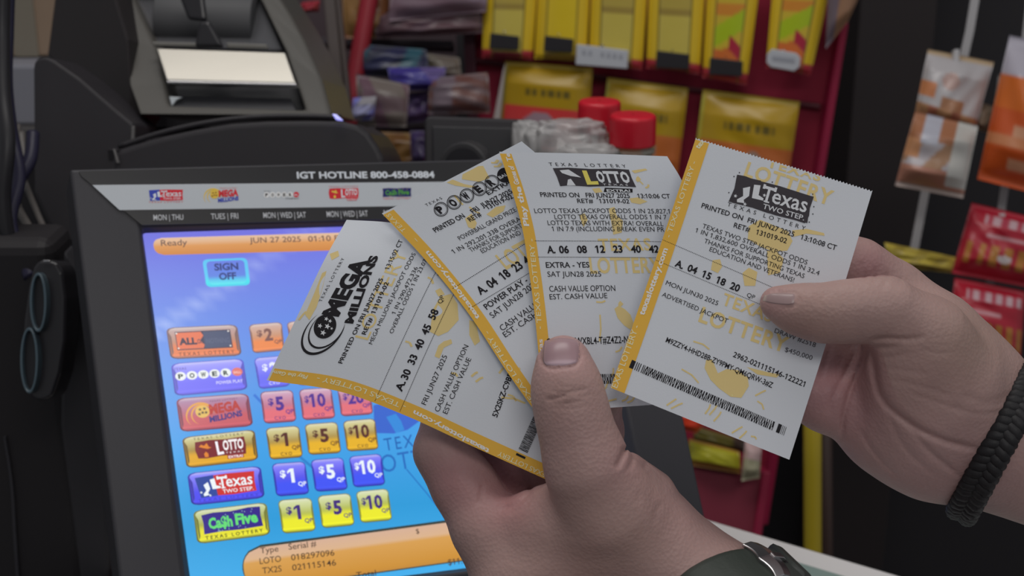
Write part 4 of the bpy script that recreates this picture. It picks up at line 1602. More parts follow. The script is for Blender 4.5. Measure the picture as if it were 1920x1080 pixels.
def nail(fl, root, fn, d0, d1, lift, label, cf):
    """nail plate lying on the flesh; fn maps (a,b) in the unit square to frame points"""
    na, nb = 28, 28
    A, B = np.meshgrid(np.linspace(0, 1, na), np.linspace(0, 1, nb))
    q = np.array([fn(a, b) for a, b in zip(A.ravel(), B.ravel())])
    sd = surf_depth(fl, q[:, 0], q[:, 1], d0, d1)
    ok = ~np.isnan(sd)
    if not ok.all():
        sd[~ok] = np.interp(np.flatnonzero(~ok), np.flatnonzero(ok), sd[ok])
    S = sd.reshape(nb, na).copy()
    for _ in range(3):
        T = np.pad(S, 1, mode='edge')
        S = (T[:-2, 1:-1] + T[2:, 1:-1] + T[1:-1, :-2] + T[1:-1, 2:] + 2 * S) / 6
    edge = np.minimum(np.minimum(A, 1 - A), np.minimum(B, 1 - B))
    l = lift * np.clip(edge * 9, 0, 1)
    v = P(q[:, 0], q[:, 1], S.ravel() - (l.ravel() - 0.0002))
    f = [[j * na + i, (j + 1) * na + i, (j + 1) * na + i + 1, j * na + i + 1] for j in range(nb - 1) for i in range(na - 1)]
    p = v[f[20]]
    if np.dot(np.cross(p[1] - p[0], p[2] - p[0]), CAMP - p[0]) < 0: f = [k[::-1] for k in f]
    mb = MB(); mb.add(v, f, np.array([cf(a, b) for a, b in zip(A.ravel(), B.ravel())]))
    o = mb.build('thumbnail', M_nail, root, smooth=True, solid=0.0009)
    o['label'] = label


SK = alb(138, 114, 110)
PINK = alb(140, 106, 108)
DEEP = alb(112, 74, 78)
PALE = alb(140, 116, 108)

# ---- hand on the left: thumb up over the fan, fingers behind it
LH = Flesh()
LH.limb([(1056, 675, .5905, 46), (1061, 716, .5885, 51), (1067, 752, .5868, 56), (1082, 812, .5855, 60), (1103, 880, .5865, 72), (1138, 950, .5955, 88), (1190, 1000, .608, 98)], 0.010, 0.012)
LH.limb([(1190, 1000, .610, 98), (1278, 1090, .611, 104), (1400, 1166, .600, 108), (1560, 1300, .545, 130), (1900, 1600, .44, 190)], 0.016, 0.010)
LH.limb([(1190, 1010, .618, 96), (1080, 1015, .616, 96), (990, 1078, .617, 88), (1050, 1200, .620, 110)], 0.016, 0.012)
LH.limb([(1178, 884, .603, 36), (1222, 922, .607, 42)], 0.006, 0.0045)
LH.limb([(1100, 965, .602, 58), (1010, 978, .608, 52), (930, 998, .615, 54)], 0.010, 0.008)
LH.limb([(985, 1085, .616, 92), (916, 990, .621, 64), (868, 908, .627, 55), (831, 846, .632, 49), (846, 770, .635, 45), (900, 720, .634, 40)], 0.008, 0.006)
LH.limb([(1010, 1060, .640, 90), (985, 985, .644, 56), (945, 900, .646, 46), (905, 820, .648, 45), (930, 750, .645, 40)], 0.008, 0.005)
LH.limb([(1120, 1000, .650, 70), (1104, 900, .648, 47), (1117, 810, .636, 46), (1115, 745, .626, 45), (1100, 690, .622, 36)], 0.008, 0.004)
LH.limb([(1050, 1000, .652, 70), (1030, 900, .650, 46), (1030, 800, .640, 44), (1036, 740, .630, 36)], 0.008, 0.004)
# creases
for pts, w_, d_ in ([[(1022, 750), (1040, 747), (1064, 740)], 0.6, 0.75], [[(1066, 734), (1085, 732), (1106, 728)], 0.7, 0.4], [[(1070, 742), (1095, 742), (1114, 736)], 0.6, 0.35], [[(1024, 752), (1060, 757), (1100, 750)], 0.6, 0.35], [[(1028, 731), (1060, 736), (1100, 731)], 0.6, 0.3],
                    [[(1030, 762), (1070, 766), (1108, 758)], 0.6, 0.25], [[(1035, 722), (1065, 725), (1095, 720)], 0.6, 0.2],
                    [[(1018, 636), (1014, 662), (1018, 684), (1030, 691), (1056, 690), (1078, 686), (1087, 676), (1086, 645)], 0.7, 0.75],
                    [[(1173, 836), (1168, 852), (1160, 868), (1154, 880)], 1.1, 1.5], [[(1188, 850), (1184, 868), (1176, 884)], 1.0, 0.6], [[(1214, 866), (1206, 882)], 0.9, 0.45],
                    [[(1000, 906), (988, 930), (965, 948), (935, 955)], 1.0, 0.7], [[(1003, 925), (985, 948), (950, 965)], 0.9, 0.35],
                    [[(905, 905), (902, 925), (896, 950)], 0.9, 0.5], [[(1010, 945), (1020, 970), (1030, 990)], 0.8, 0.2],
                    [[(1240, 940), (1230, 960), (1228, 985)], 1.2, 0.3], [[(1200, 920), (1196, 945)], 1.0, 0.25]):
    LH.crease(pts, w_, d_, 0.55, 0.64)
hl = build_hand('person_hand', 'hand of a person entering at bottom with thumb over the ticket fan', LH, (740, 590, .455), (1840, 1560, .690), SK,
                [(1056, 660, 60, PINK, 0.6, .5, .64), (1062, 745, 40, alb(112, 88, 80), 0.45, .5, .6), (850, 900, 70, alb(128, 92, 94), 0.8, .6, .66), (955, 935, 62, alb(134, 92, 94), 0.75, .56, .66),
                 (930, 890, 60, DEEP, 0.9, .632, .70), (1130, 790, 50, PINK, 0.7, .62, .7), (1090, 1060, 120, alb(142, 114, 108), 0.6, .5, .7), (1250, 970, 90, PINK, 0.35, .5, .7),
                 (1165, 870, 50, PINK, 0.4, .5, .64), (1075, 800, 75, alb(128, 103, 101), 0.7, .5, .60), (1190, 1010, 90, alb(150, 126, 120), 0.6, .5, .64)])  # palest patches low on the hand paint in light where skin rendered dim


def nail_l(a, b):
    # a across, b from tip to root
    e = max(0, b - 0.75) / 0.25
    xl = 1021 - 3 * math.sin(b * 2.4) + 7 * e * e
    xr = 1086 + 2 * math.sin(b * 2.4) - 6 * e * e
    x = xl + (xr - xl) * a
    top = 639 - 5 * math.sin(math.pi * a)
    bot = 686 - 4 * a + 3 * math.sin(math.pi * a)
    return (x, top + (bot - top) * b)


def moon_l(a, b):
    m = np.clip((b - 0.72 - 0.10 * (2 * a - 1) ** 2) * 9, 0, 1)
    t = np.clip((0.1 - b) * 10, 0, 1)
    return np.array(alb(128, 103, 108)) * (1 - m) + np.array(alb(150, 128, 136)) * m + np.array([0.02, 0.02, 0.02]) * t


def moon_r(a, b):
    m = np.clip((0.12 - a) * 10, 0, 1)
    return np.array(alb(126, 106, 106)) * (1 - m) + np.array(alb(150, 136, 128)) * m


nail(LH, hl, nail_l, 0.56, 0.61, 0.0005, 'broad pinkish thumbnail with a pale half moon', moon_l)

# ---- hand on the right: seen from the palm, thumb across the single ticket
RH = Flesh()
RH.limb([(1452, 567, .5858, 26), (1492, 579, .5835, 36), (1545, 588, .5818, 44), (1600, 583, .5815, 48), (1660, 582, .584, 55), (1730, 640, .592, 80), (1785, 712, .600, 92)], 0.010, 0.010)
RH.limb([(1700, 648, .600, 66), (1708, 700, .597, 76), (1750, 755, .601, 86), (1840, 815, .612, 90)], 0.016, 0.010)
RH.limb([(1738, 650, .622, 104), (1795, 730, .624, 104), (1850, 800, .626, 100), (1950, 868, .628, 98), (2120, 938, .628, 106), (2560, 1130, .60, 140)], 0.02, 0.010)
RH.limb([(1690, 665, .626, 84), (1662, 735, .624, 84), (1686, 775, .620, 98), (1766, 815, .620, 106), (1872, 850, .624, 102)], 0.02, 0.010)
RH.limb([(1735, 618, .632, 78), (1665, 560, .630, 66), (1604, 510, .624, 56), (1545, 485, .620, 46), (1480, 485, .617, 38)], 0.010, 0.008)
RH.limb([(1700, 690, .630, 84), (1620, 640, .626, 52), (1560, 610, .624, 46), (1490, 590, .621, 38)], 0.010, 0.004)
RH.limb([(1700, 750, .628, 84), (1610, 710, .622, 54), (1545, 675, .619, 46), (1470, 650, .616, 38)], 0.010, 0.004)
RH.limb([(1686, 795, .624, 76), (1600, 768, .617, 52), (1545, 745, .614, 54), (1470, 715, .611, 40)], 0.010, 0.005)
for pts, w_, d_ in ([[(1620, 640), (1634, 660), (1640, 700), (1650, 740), (1700, 790), (1770, 826), (1850, 845)], 1.5, 1.5],
                    [[(1630, 646), (1612, 690), (1592, 740), (1580, 795), (1579, 830)], 1.1, 1.1],
                    [[(1610, 650), (1585, 700), (1562, 745), (1552, 785)], 1.0, 0.7],
                    [[(1628, 638), (1660, 634), (1700, 636), (1735, 630)], 1.0, 0.9], [[(1636, 650), (1665, 652), (1690, 648)], 0.9, 0.5], [[(1648, 670), (1680, 668), (1710, 660)], 0.9, 0.35],
                    [[(1655, 690), (1690, 694), (1740, 700)], 0.9, 0.25], [[(1800, 740), (1850, 752), (1910, 735)], 1.2, 0.4], [[(1770, 760), (1830, 775), (1900, 770)], 1.2, 0.35],
                    [[(1700, 790), (1740, 845), (1800, 890)], 1.3, 0.4], [[(1660, 760), (1690, 830), (1760, 900)], 1.3, 0.35],
                    [[(1440, 547), (1470, 548), (1494, 552), (1498, 562), (1490, 573), (1462, 576)], 0.6, 0.5],
                    [[(1530, 548), (1536, 560), (1534, 575)], 0.7, 0.4], [[(1545, 546), (1550, 560)], 0.7, 0.35], [[(1556, 545), (1560, 556)], 0.6, 0.25],
                    [[(1612, 488), (1620, 510), (1622, 530)], 0.7, 0.35], [[(1640, 500), (1640, 520), (1634, 536)], 0.7, 0.45], [[(1665, 505), (1662, 525), (1652, 545)], 0.8, 0.35],
                    [[(1690, 520), (1680, 545)], 0.8, 0.25], [[(1660, 712), (1690, 716), (1735, 726), (1790, 745)], 0.8, 0.3], [[(1700, 735), (1750, 752), (1810, 770)], 0.8, 0.3], [[(1720, 655), (1760, 662), (1800, 660)], 0.8, 0.25], [[(1820, 760), (1860, 760), (1905, 748)], 0.8, 0.4], [[(1610, 800), (1640, 850), (1690, 900)], 1.1, 0.5], [[(1720, 820), (1770, 870), (1830, 915)], 1.2, 0.4], [[(1560, 640), (1545, 690), (1530, 740)], 0.9, 0.5]):
    RH.crease(pts, w_, d_, 0.54, 0.64)
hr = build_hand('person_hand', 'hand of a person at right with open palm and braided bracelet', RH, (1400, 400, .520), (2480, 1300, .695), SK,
                [(1445, 560, 40, PINK, 0.5, .5, .64), (1530, 590, 60, alb(116, 92, 84), 0.4, .5, .6), (1560, 720, 70, alb(134, 96, 100), 0.85, .58, .66), (1610, 780, 60, alb(136, 102, 104), 0.8, .58, .66),
                 (1640, 700, 60, alb(122, 90, 90), 0.7, .58, .66), (1630, 500, 45, alb(120, 84, 88), 0.7, .58, .66), (1730, 860, 120, alb(154, 128, 127), 0.75, .5, .7), (1850, 890, 90, alb(126, 100, 100), 0.7, .5, .7),  # pale lower palm patch: fill light put into the skin colour
                 (1760, 700, 110, alb(118, 94, 90), 0.5, .5, .7), (1820, 640, 70, alb(124, 104, 94), 0.5, .5, .7)])


def nail_r(a, b):
    # a from tip (left) to root (right), b from upper edge to lower edge
    x = 1433 + 60 * a - 3 * b
    yu = 549 + 1.5 * a - 3 * math.sin(math.pi * a) + 5 * (1 - a) ** 3
    yl = 572 + 1 * a - 8 * (1 - a) ** 3 - 3 * max(0, a - 0.8) * 5
    return (x, yu + (yl - yu) * b)


nail(RH, hr, nail_r, 0.55, 0.60, 0.0005, 'pale thumbnail seen from its side', moon_r)

# ------------------------------------------------------------------ bracelet
def ring_frame(c, axis, up):
    axis = np.asarray(axis, float); axis /= np.linalg.norm(axis)
    up = np.asarray(up, float); up = up - np.dot(up, axis) * axis; up /= np.linalg.norm(up)
    return np.asarray(c, float), axis, up, np.cross(axis, up)


def CW(px, py, d):
    return cam2world(camxyz(px, py, d))


def vdir(x, y, z):
    """direction given as right, up, towards the camera"""
    q = RIGHT * x + UP * y - FWD * z
    return q / np.linalg.norm(q)



def fit_ring(fl, c, axis, u, w_, n, shift=0.0, rmax=0.075, offset=0.0):
    """radius at which a ring round the limb touches its skin, per angle"""
    t = np.linspace(0, 2 * np.pi, n, endpoint=False)
    dirs = np.cos(t)[:, None] * u + np.sin(t)[:, None] * w_
    rr = np.full(n, 0.02)
    done = np.zeros(n, bool)
    for r in np.arange(rmax, 0.012, -0.0004):
        p = c + axis * shift + dirs * r
        q = p - CAMP
        pc = np.stack([q @ RIGHT, q @ UP, -(q @ FWD)], 1).astype(np.float32)
        hit = (fl.sdf(pc) < 0) & ~done
        rr[hit] = r; done |= hit
    for _ in range(6):
        rr = np.maximum(rr, 0.25 * np.roll(rr, 1) + 0.5 * rr + 0.25 * np.roll(rr, -1))
    return t, rr + offset


c, ax_, u_, w_ = ring_frame(CW(1872, 836, .622), vdir(0.87, -0.47, 0.36), vdir(0.47, 0.87, 0))
M_cord = mat('black_braided_cord', alb(27, 26, 28), 0.55, spec=0.35, bump=0.15, bscale=1400)
br = thing('bracelet', 'black braided cord bracelet around the wrist at right', 'bracelet', c - np.array([0, 0, 0.034]))
nT, nS = 320, 16
_, rr = fit_ring(RH, c, ax_, u_, w_, nT, offset=0.0034)
for ph in range(3):
    mb = MB()
    t = np.linspace(0, 2 * np.pi, nT, endpoint=False)
    off = ph * 2 * np.pi / 3
    K = 24
    side = 0.0042 * np.sin(K * t + off)
    lift = 0.0015 * np.sin(2 * (K * t + off))
    rad = np.cos(t)[:, None] * u_ + np.sin(t)[:, None] * w_
    pts = c + rad * (rr + lift)[:, None] + side[:, None] * ax_
    tan = np.roll(pts, -1, 0) - np.roll(pts, 1, 0); tan /= np.linalg.norm(tan, axis=1)[:, None]
    n1 = rad - (rad * tan).sum(1)[:, None] * tan; n1 /= np.linalg.norm(n1, axis=1)[:, None]
    n2 = np.cross(tan, n1)
    a = np.linspace(0, 2 * np.pi, nS, endpoint=False)
    v = pts[:, None] + 0.0030 * (np.cos(a)[None, :, None] * n1[:, None] + np.sin(a)[None, :, None] * n2[:, None])
    f = [[i * nS + j, i * nS + (j + 1) % nS, ((i + 1) % nT) * nS + (j + 1) % nS, ((i + 1) % nT) * nS + j] for i in range(nT) for j in range(nS)]
    mb.add(v.reshape(-1, 3), f)
    mb.build('cord_strand', M_cord, br, smooth=True)

# ------------------------------------------------------------------ wristwatch, its buckle on the inner wrist
wc, wax, wu, ww = ring_frame(CW(1412, 1140, .594), vdir(0.42, -0.40, 0.80), vdir(0, 1, 0.4))
M_strap = mat('dark_green_rubber', alb(42, 47, 43), 0.5, spec=0.4, bump=0.08, bscale=700)
M_strap2 = mat('dark_grey_rubber', alb(47, 50, 48), 0.5, spec=0.4, bump=0.08, bscale=700)
wt = thing('wristwatch', 'dark green rubber strap watch with steel buckle on the wrist at bottom', 'wristwatch', wc - np.array([0, 0, 0.03]))
WN = 240
WR = {}
for k_, sh_ in enumerate((-0.010, 0.0, 0.010, 0.018)):
    _, WR[k_] = fit_ring(LH, wc, wax, wu, ww, WN, shift=sh_)
wt_t = np.linspace(0, 2 * np.pi, WN, endpoint=False)
wr_ = np.maximum(np.maximum(WR[0], WR[1]), np.maximum(WR[2], WR[3]))


def wring(a):
    return np.interp(a % (2 * np.pi), np.append(wt_t, 2 * np.pi), np.append(wr_, wr_[0]))


def band(mb, t0, t1, thick, half, shift=0.0, n=70, base=0.0004, taper=0.0):
    t = np.linspace(t0, t1, n)
    v = []
    m = 8
    for k, a in enumerate(t):
        rd = math.cos(a) * wu + math.sin(a) * ww
        r = float(wring(a)) + base
        hf = half * (1 - taper * k / (n - 1))
        for s_, rr in [(-hf, r), (-hf, r + thick * 0.6), (-hf * 0.93, r + thick * 0.92), (-hf * 0.8, r + thick), (hf * 0.8, r + thick), (hf * 0.93, r + thick * 0.92), (hf, r + thick * 0.6), (hf, r)]:
            v.append(wc + rd * rr + wax * (s_ + shift))
    f = [[i * m + j, i * m + (j + 1) % m, (i + 1) * m + (j + 1) % m, (i + 1) * m + j] for i in range(n - 1) for j in range(m)]
    f += [list(range(m))[::-1], [(n - 1) * m + j for j in range(m)]]
    mb.add(np.array(v), f)


def wpt(a, sh, lift):
    return wc + (math.cos(a) * wu + math.sin(a) * ww) * (float(wring(a)) + lift) + wax * sh


# angles: 0 = up, positive towards the left of the photo or the right, found from the frame
SGN = 1.0 if np.dot(ww, RIGHT) > 0 else -1.0
mb = MB(); band(mb, SGN * -3.0, SGN * 0.15, 0.0026, 0.0175, shift=0.006)
o = mb.build('strap', M_strap, wt, smooth=True); o['label'] = 'dark green rubber strap'
mb = MB(); band(mb, SGN * 0.05, SGN * 3.0, 0.0034, 0.0155, shift=0.005)
o = mb.build('strap', M_strap2, wt, smooth=True); o['label'] = 'dark grey free end of the strap'
mb = MB(); band(mb, SGN * 0.62, SGN * 0.80, 0.0052, 0.0122)
mb.build('strap_keeper', M_strap2, wt, smooth=True)
mb = MB(); band(mb, SGN * 0.52, SGN * 0.58, 0.00365, 0.0022, n=8)
mb.build('strap_slot', mat('slot_black', alb(24, 22, 25), 0.6), wt)
# buckle: curved frame bar with a wide plate and a tongue
mb = MB()
n = 26
for k in range(1):
    ss = np.linspace(-0.0125, 0.0125, n)
    v = []
    for s_ in ss:
        e = abs(s_) / 0.0125
        a0 = SGN * (-0.02 + 0.05 * math.sin(e * 3.14)); a1 = SGN * (0.40 - 0.09 * e ** 3)
        l1 = 0.0050 - 0.0012 * e * e
        v += [wpt(a0, s_, 0.0022), wpt(a0, s_, l1), wpt((a0 + a1) / 2, s_, l1 + 0.0009), wpt(a1, s_, l1), wpt(a1, s_, 0.0022)]
    f = [[i * 5 + j, i * 5 + (j + 1) % 5, (i + 1) * 5 + (j + 1) % 5, (i + 1) * 5 + j] for i in range(n - 1) for j in range(5)]
    f += [[4, 3, 2, 1, 0], [(n - 1) * 5 + j for j in range(5)]]
    mb.add(np.array(v), f)
o = mb.build('buckle', M_chrome, wt, bevel=0.0005); o['label'] = 'polished steel buckle bar'
mb = MB()
v = []
for s_ in (-0.0018, 0.0018):
    for a, l in ((0.25, 0.0064), (0.44, 0.0062), (0.50, 0.0054), (0.50, 0.0042), (0.25, 0.0046)):
        v.append(wpt(SGN * a, s_, l))
v = np.array(v)
prism(mb, v[:5], v[5:])
mb.build('buckle_tongue', M_chrome, wt, bevel=0.0004)

# ------------------------------------------------------------------ printer behind the screen
prt = thing('ticket_printer', 'black ticket printer with steel cover plate standing behind the terminal screen', 'ticket printer', (P(430, 260, 1.12)[0], P(430, 260, 1.12)[1] + 0.05, COUNTER_Z))
BACK = np.array([0.06, 0.95, -0.25]); BACK /= np.linalg.norm(BACK)
# rounded hump in front
mb = MB()
hump = [(208, 420), (209, 300), (221, 281), (262, 268), (305, 256), (365, 243), (430, 232), (500, 227), (575, 226), (640, 227), (672, 235), (692, 250), (708, 274), (720, 298), (730, 420)]
plate(mb, hump, 1.03, 0.10, away=BACK)
mb.build('front_cover', M_black, prt, bevel=0.004, segs=3, angle=20)
# second seam of the cover, a raised lip
mb = MB()
lip = crom([(222, 279), (300, 254), (390, 234), (475, 224), (560, 222), (640, 224)], 30)
tube(mb, P(lip[:, 0], lip[:, 1] - 4, np.full(30, 1.043)), 0.0022)
mb.build('cover_lip', M_black, prt, smooth=True)


def prx(px, py):
    """front of the printer head leans back: its top is farther away"""
    return 1.105 + (215 - py) * 0.00042


# head frame: ring around the opening
fo = [(262, 214), (243, 160), (238, 74), (206, -40), (502, -40), (546, 30), (572, 78), (603, 148), (622, 217)]
fi = [(318, 199), (311, 157), (292, 89), (258, 15), (242, -20), (478, -20), (497, 18), (536, 98), (572, 207)]
mb = MB()
def ringplate(mb, fo, fi, dfun, thick, back):
    o = np.array([P(x, y, dfun(x, y)) for x, y in fo]); i = np.array([P(x, y, dfun(x, y)) for x, y in fi])
    ob = o + back * thick; ib = i + back * 0.03
    n = len(o)
    v = np.concatenate([o, i, ib, ob]); f = []
    for k in range(n):
        l = (k + 1) % n
        f += [[k, l, n + l, n + k], [n + k, n + l, 2 * n + l, 2 * n + k], [2 * n + k, 2 * n + l, 3 * n + l, 3 * n + k], [3 * n + k, 3 * n + l, l, k]]
    p = v[f[0]]
    if np.dot(np.cross(p[1] - p[0], p[2] - p[0]), CAMP - p[0]) < 0: f = [q[::-1] for q in f]
    mb.add(v, f)
ringplate(mb, fo, fi, prx, 0.11, BACK)
mb.build('head_frame', M_frame, prt, bevel=0.004, segs=3, angle=25)
# dark interior
mb = MB()
plate(mb, [(240, 206), (230, -25), (490, -25), (585, 206)], lambda x, y: prx(x, y) + 0.03, 0.05, away=BACK)
mb.build('paper_bay', M_black2, prt)
# steel cover plate with folded lip
mb = MB()
pl = [(293, 90), (535, 98), (555.5, 156), (312, 150)]
plate(mb, pl, lambda x, y: 1.135 - (y - 90) * 0.00035, 0.003)
mb.build('cover_plate', M_steel, prt, bevel=0.001)
mb = MB()
plate(mb, [(312, 150.5), (556, 156), (556, 162), (313, 156.5)], lambda x, y: 1.109, 0.012)
o = mb.build('tear_bar', M_chrome, prt, bevel=0.0008); o['label'] = 'bright steel tear bar under the cover plate'
# paper chute below the plate
mb = MB()
plate(mb, [(316, 178), (545, 184), (556, 208), (318, 200)], lambda x, y: 1.122 - (y - 180) * 0.0004, 0.006)
mb.build('paper_chute', mat('chute_grey', alb(46, 46, 49), 0.3, spec=0.6), prt, bevel=0.001)
mb = MB()
ch = crom([(317, 183), (322, 181), (332, 183), (340, 186)], 10)
plate(mb, [(317, 181), (342, 182), (330, 188), (322, 199)], 1.113, 0.004)
o = mb.build('paper_end', mat('paper_white', alb(170, 176, 180), 0.6), prt, bevel=0.0006); o['label'] = 'white corner of paper in the chute'
# window with paper roll behind it
mb = MB()
a0 = P(300, 40, 1.20); a1 = P(480, 46, 1.20)
pts = np.array([a0 * (1 - t) + a1 * t for t in np.linspace(0, 1, 4)])
tube(mb, pts, 0.026, n=28)
mb.build('paper_roll', mat('roll_dark_grey', alb(60, 60, 62), 0.6), prt, smooth=True, bevel=0.001)
mb = MB()
plate(mb, [(284, 78), (372, 80), (372, 88), (288, 86)], 1.138, 0.004)
mb.build('window_ledge', mat('ledge_grey', alb(88, 86, 82), 0.4), prt, bevel=0.0008)
mb = MB()
plate(mb, [(424, 80), (500, 83), (502, 92), (426, 90)], 1.138, 0.004)
mb.build('window_ledge', mat('ledge_grey', alb(88, 86, 82), 0.4), prt, bevel=0.0008)
mb = MB()
plate(mb, [(372, 40), (392, 38), (420, 88), (364, 88)], 1.132, 0.006)
plate(mb, [(330, -20), (380, -20), (388, 40), (352, 36)], 1.135, 0.006)
mb.build('lid_latch', M_black2, prt, bevel=0.003, segs=3)
# transparent lid over the paper roll
g = bpy.data.materials.new('smoked_clear_plastic')
g.use_nodes = True
gb = g.node_tree.nodes['Principled BSDF']
gb.inputs['Base Color'].default_value = (0.25, 0.25, 0.27, 1); gb.inputs['Roughness'].default_value = 0.12; gb.inputs['Alpha'].default_value = 0.22
mb = MB()
plate(mb, [(280, 84), (262, 20), (244, -30), (478, -30), (496, 20), (528, 92)], lambda x, y: prx(x, y) + 0.014, 0.002)
mb.build('clear_lid', g, prt)
# left flank of the head and the low side cover
mb = MB()
plate(mb, [(107, -40), (88, 106), (150, 160), (250, 240), (268, 214), (245, 150), (240, 74), (206, -40)], lambda x, y: 1.135 + (240 - x) * 0.0006, 0.05, away=BACK)
mb.build('head_flank', mat('flank_black', alb(38, 35, 36), 0.55, spec=0.3, vary=0.06, bscale=8), prt, bevel=0.003)
mb = MB()
side = [(64, 360), (62, 128), (64, 116), (72, 108), (86, 106), (100, 112), (150, 147), (218, 206), (250, 232), (258, 300), (258, 470), (150, 470), (92, 420)]
plate(mb, side, 1.075, 0.06, away=BACK)
mb.build('side_cover', M_black, prt, bevel=0.005, segs=3, angle=25)
mb = MB()
plate(mb, [(247, 236), (252, 236), (251, 265), (245, 265)], 1.068, 0.004)
mb.build('cover_hinge', mat('hinge_grey', alb(84, 82, 82), 0.35), prt, bevel=0.0006)
mb = MB()
plate(mb, [(211, 279), (215, 279), (223, 306), (218, 306)], 1.024, 0.004)
mb.build('cover_hinge', mat('hinge_grey', alb(84, 82, 82), 0.35), prt, bevel=0.0006)
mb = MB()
plate(mb, [(622, 213), (630, 214), (644, 226), (630, 225)], 1.022, 0.004)  # blue reflection imitated by an added glowing plate, not a lamp
glint_mat = bpy.data.materials.new('blue_glint_glow'); glint_mat.use_nodes = True
glint_mat.node_tree.nodes['Principled BSDF'].inputs['Emission Color'].default_value = (*lin(150, 150, 255), 1)
glint_mat.node_tree.nodes['Principled BSDF'].inputs['Emission Strength'].default_value = 0.9
o = mb.build('blue_glint', glint_mat, prt, bevel=0.001); o['label'] = 'small blue reflection built as a glowing plate'
# foot of the printer down to the counter
mb = MB()
c0 = P(430, 420, 1.06)
box(mb, (P(215, 400, 1.09)[0], c0[1] + 0.03, COUNTER_Z), (P(690, 400, 1.09)[0], c0[1] + 0.11, c0[2] + 0.05))
mb.build('foot', M_black, prt)

# ------------------------------------------------------------------ left edge: handset, cables, boxes
def dev(x, y): return 0.93
hs = thing('handset', 'black handset with two round openings hanging at the left of the terminal', 'handset', P(85, 752, .93))
mb = MB()
ol = [(62, 500), (72, 488), (92, 486), (108, 492), (118, 510), (124, 560), (122, 640), (112, 700), (98, 742), (82, 752), (64, 750), (54, 738), (44, 710), (40, 660), (44, 600), (52, 540)]
plate(mb, ol, .905, 0.03)
mb.build('body', M_black2, hs, bevel=0.006, segs=4, angle=20)
def disc(mb, cx, cy, rx, ry, d, th, rot=0.0, n=36):
    t = np.linspace(0, 2 * np.pi, n, endpoint=False)
    x = rx * np.cos(t); y = ry * np.sin(t)
    plate(mb, np.stack([cx + x * math.cos(rot) - y * math.sin(rot), cy + x * math.sin(rot) + y * math.cos(rot)], 1), d, th)
for cx, cy, rx, ry in ((71, 567, 11, 50), (54, 676, 12, 56)):
    mb = MB()
    n = 40
    t = np.linspace(0, 2 * np.pi, n, endpoint=False)
    ringplate(mb, np.stack([cx + (rx + 5) * np.cos(t), cy + (ry + 6) * np.sin(t)], 1), np.stack([cx + rx * np.cos(t), cy + ry * np.sin(t)], 1), lambda x, y: .897, 0.008, FWD)
    rg = mb.build('speaker_ring', mat('ring_teal_grey', alb(58, 72, 80), 0.3, spec=0.6), hs, smooth=False, bevel=0.001)
    mb = MB(); disc(mb, cx, cy, rx + 0.5, ry + 0.5, .901, 0.004)
    q = mb.build('speaker_grille', mat('grille_black', alb(20, 20, 24), 0.4), hs); q.parent = rg; q.location = (0, 0, 0)
mb = MB(); plate(mb, [(80, 487), (94, 487), (93, 491), (81, 491)], .896, 0.003)
o = mb.build('clip', M_chrome, hs, bevel=0.0005)

# cabinet that carries the handset, left of the terminal
mb = MB()
lo = P(-120, 1150, 1.0); hi_ = P(100, 420, 1.0)
hk = thing('equipment_case', 'tall black equipment case at the left edge below the cables', 'equipment case', (lo[0] + 0.05, lo[1] + 0.1, 0.0))
x1 = P(150, 600, 1.0)[0]
CY = 0.895
def case_d(px, py): return CY / (FWD[1] + (540 - py) / F * UP[1]) - 0.003
box(mb, (-0.62, CY, 0.0), (x1, CY + 0.05, P(0, 440, .95)[2]))
mb.build('case_body', mat('case_black', alb(33, 31, 33), 0.5, spec=0.3), hk, bevel=0.01, segs=3)
mb = MB()
plate(mb, crom([(6, 820), (18, 900), (24, 1000), (30, 1090)], 12).tolist() + crom([(36, 1090), (30, 1000), (23, 900), (10, 820)], 12).tolist(), case_d, 0.004)
mb.build('case_trim', M_dark, hk)
mb = MB()
plate(mb, [(118, 470), (150, 520), (196, 800), (205, 1090), (150, 1090), (112, 800)], lambda x, y: case_d(x, y) - 0.002, 0.02)
mb.build('side_panel', mat('panel_charcoal', alb(43, 42, 45), 0.5, spec=0.3), hk, bevel=0.003)

M_navy = mat('navy_cable', alb(30, 28, 46), 0.4, spec=0.4)
M_blk = mat('black_cable', alb(30, 29, 32), 0.4, spec=0.4)
M_gry = mat('grey_cable', alb(74, 70, 68), 0.45)
cab = [('thick black cable running down the left edge of the photo', M_blk, [(6, -60, .97), (4, 80, .97), (6, 180, .96), (14, 260, .95), (6, 380, .95), (30, 520, .96)], .0052),
       ('navy cable curving down past the white box', M_navy, [(18, -60, 1.0), (14, 60, 1.0), (12, 160, .99), (22, 250, .98), (36, 330, .97), (20, 420, .96), (50, 500, .955)], .0045),
       ('navy cable looping low behind the handset', M_navy, [(62, 250, 1.0), (56, 300, .99), (30, 345, .98), (10, 420, .96), (40, 480, .95), (58, 520, .945)], .0048),
       ('grey cable crossing beside the handset', M_gry, [(40, 250, 1.03), (44, 330, 1.01), (30, 370, 1.0), (56, 430, .98), (78, 470, .962), (92, 520, .955)], .0030),
       ('thin grey cable nearest the printer side', M_gry, [(34, 236, 1.05), (30, 290, 1.03), (50, 350, 1.02), (70, 400, 1.0), (90, 450, .98), (96, 500, .965)], .0022)]
for lb, m_, pts, r in cab:
    pp = crom(pts, 60)
    mb = MB(); tube(mb, P(pp[:, 0], pp[:, 1], pp[:, 2]), r, n=14)
    tag(mb.build('cable', m_, smooth=True), lb, 'cable', 'cables at the left edge')

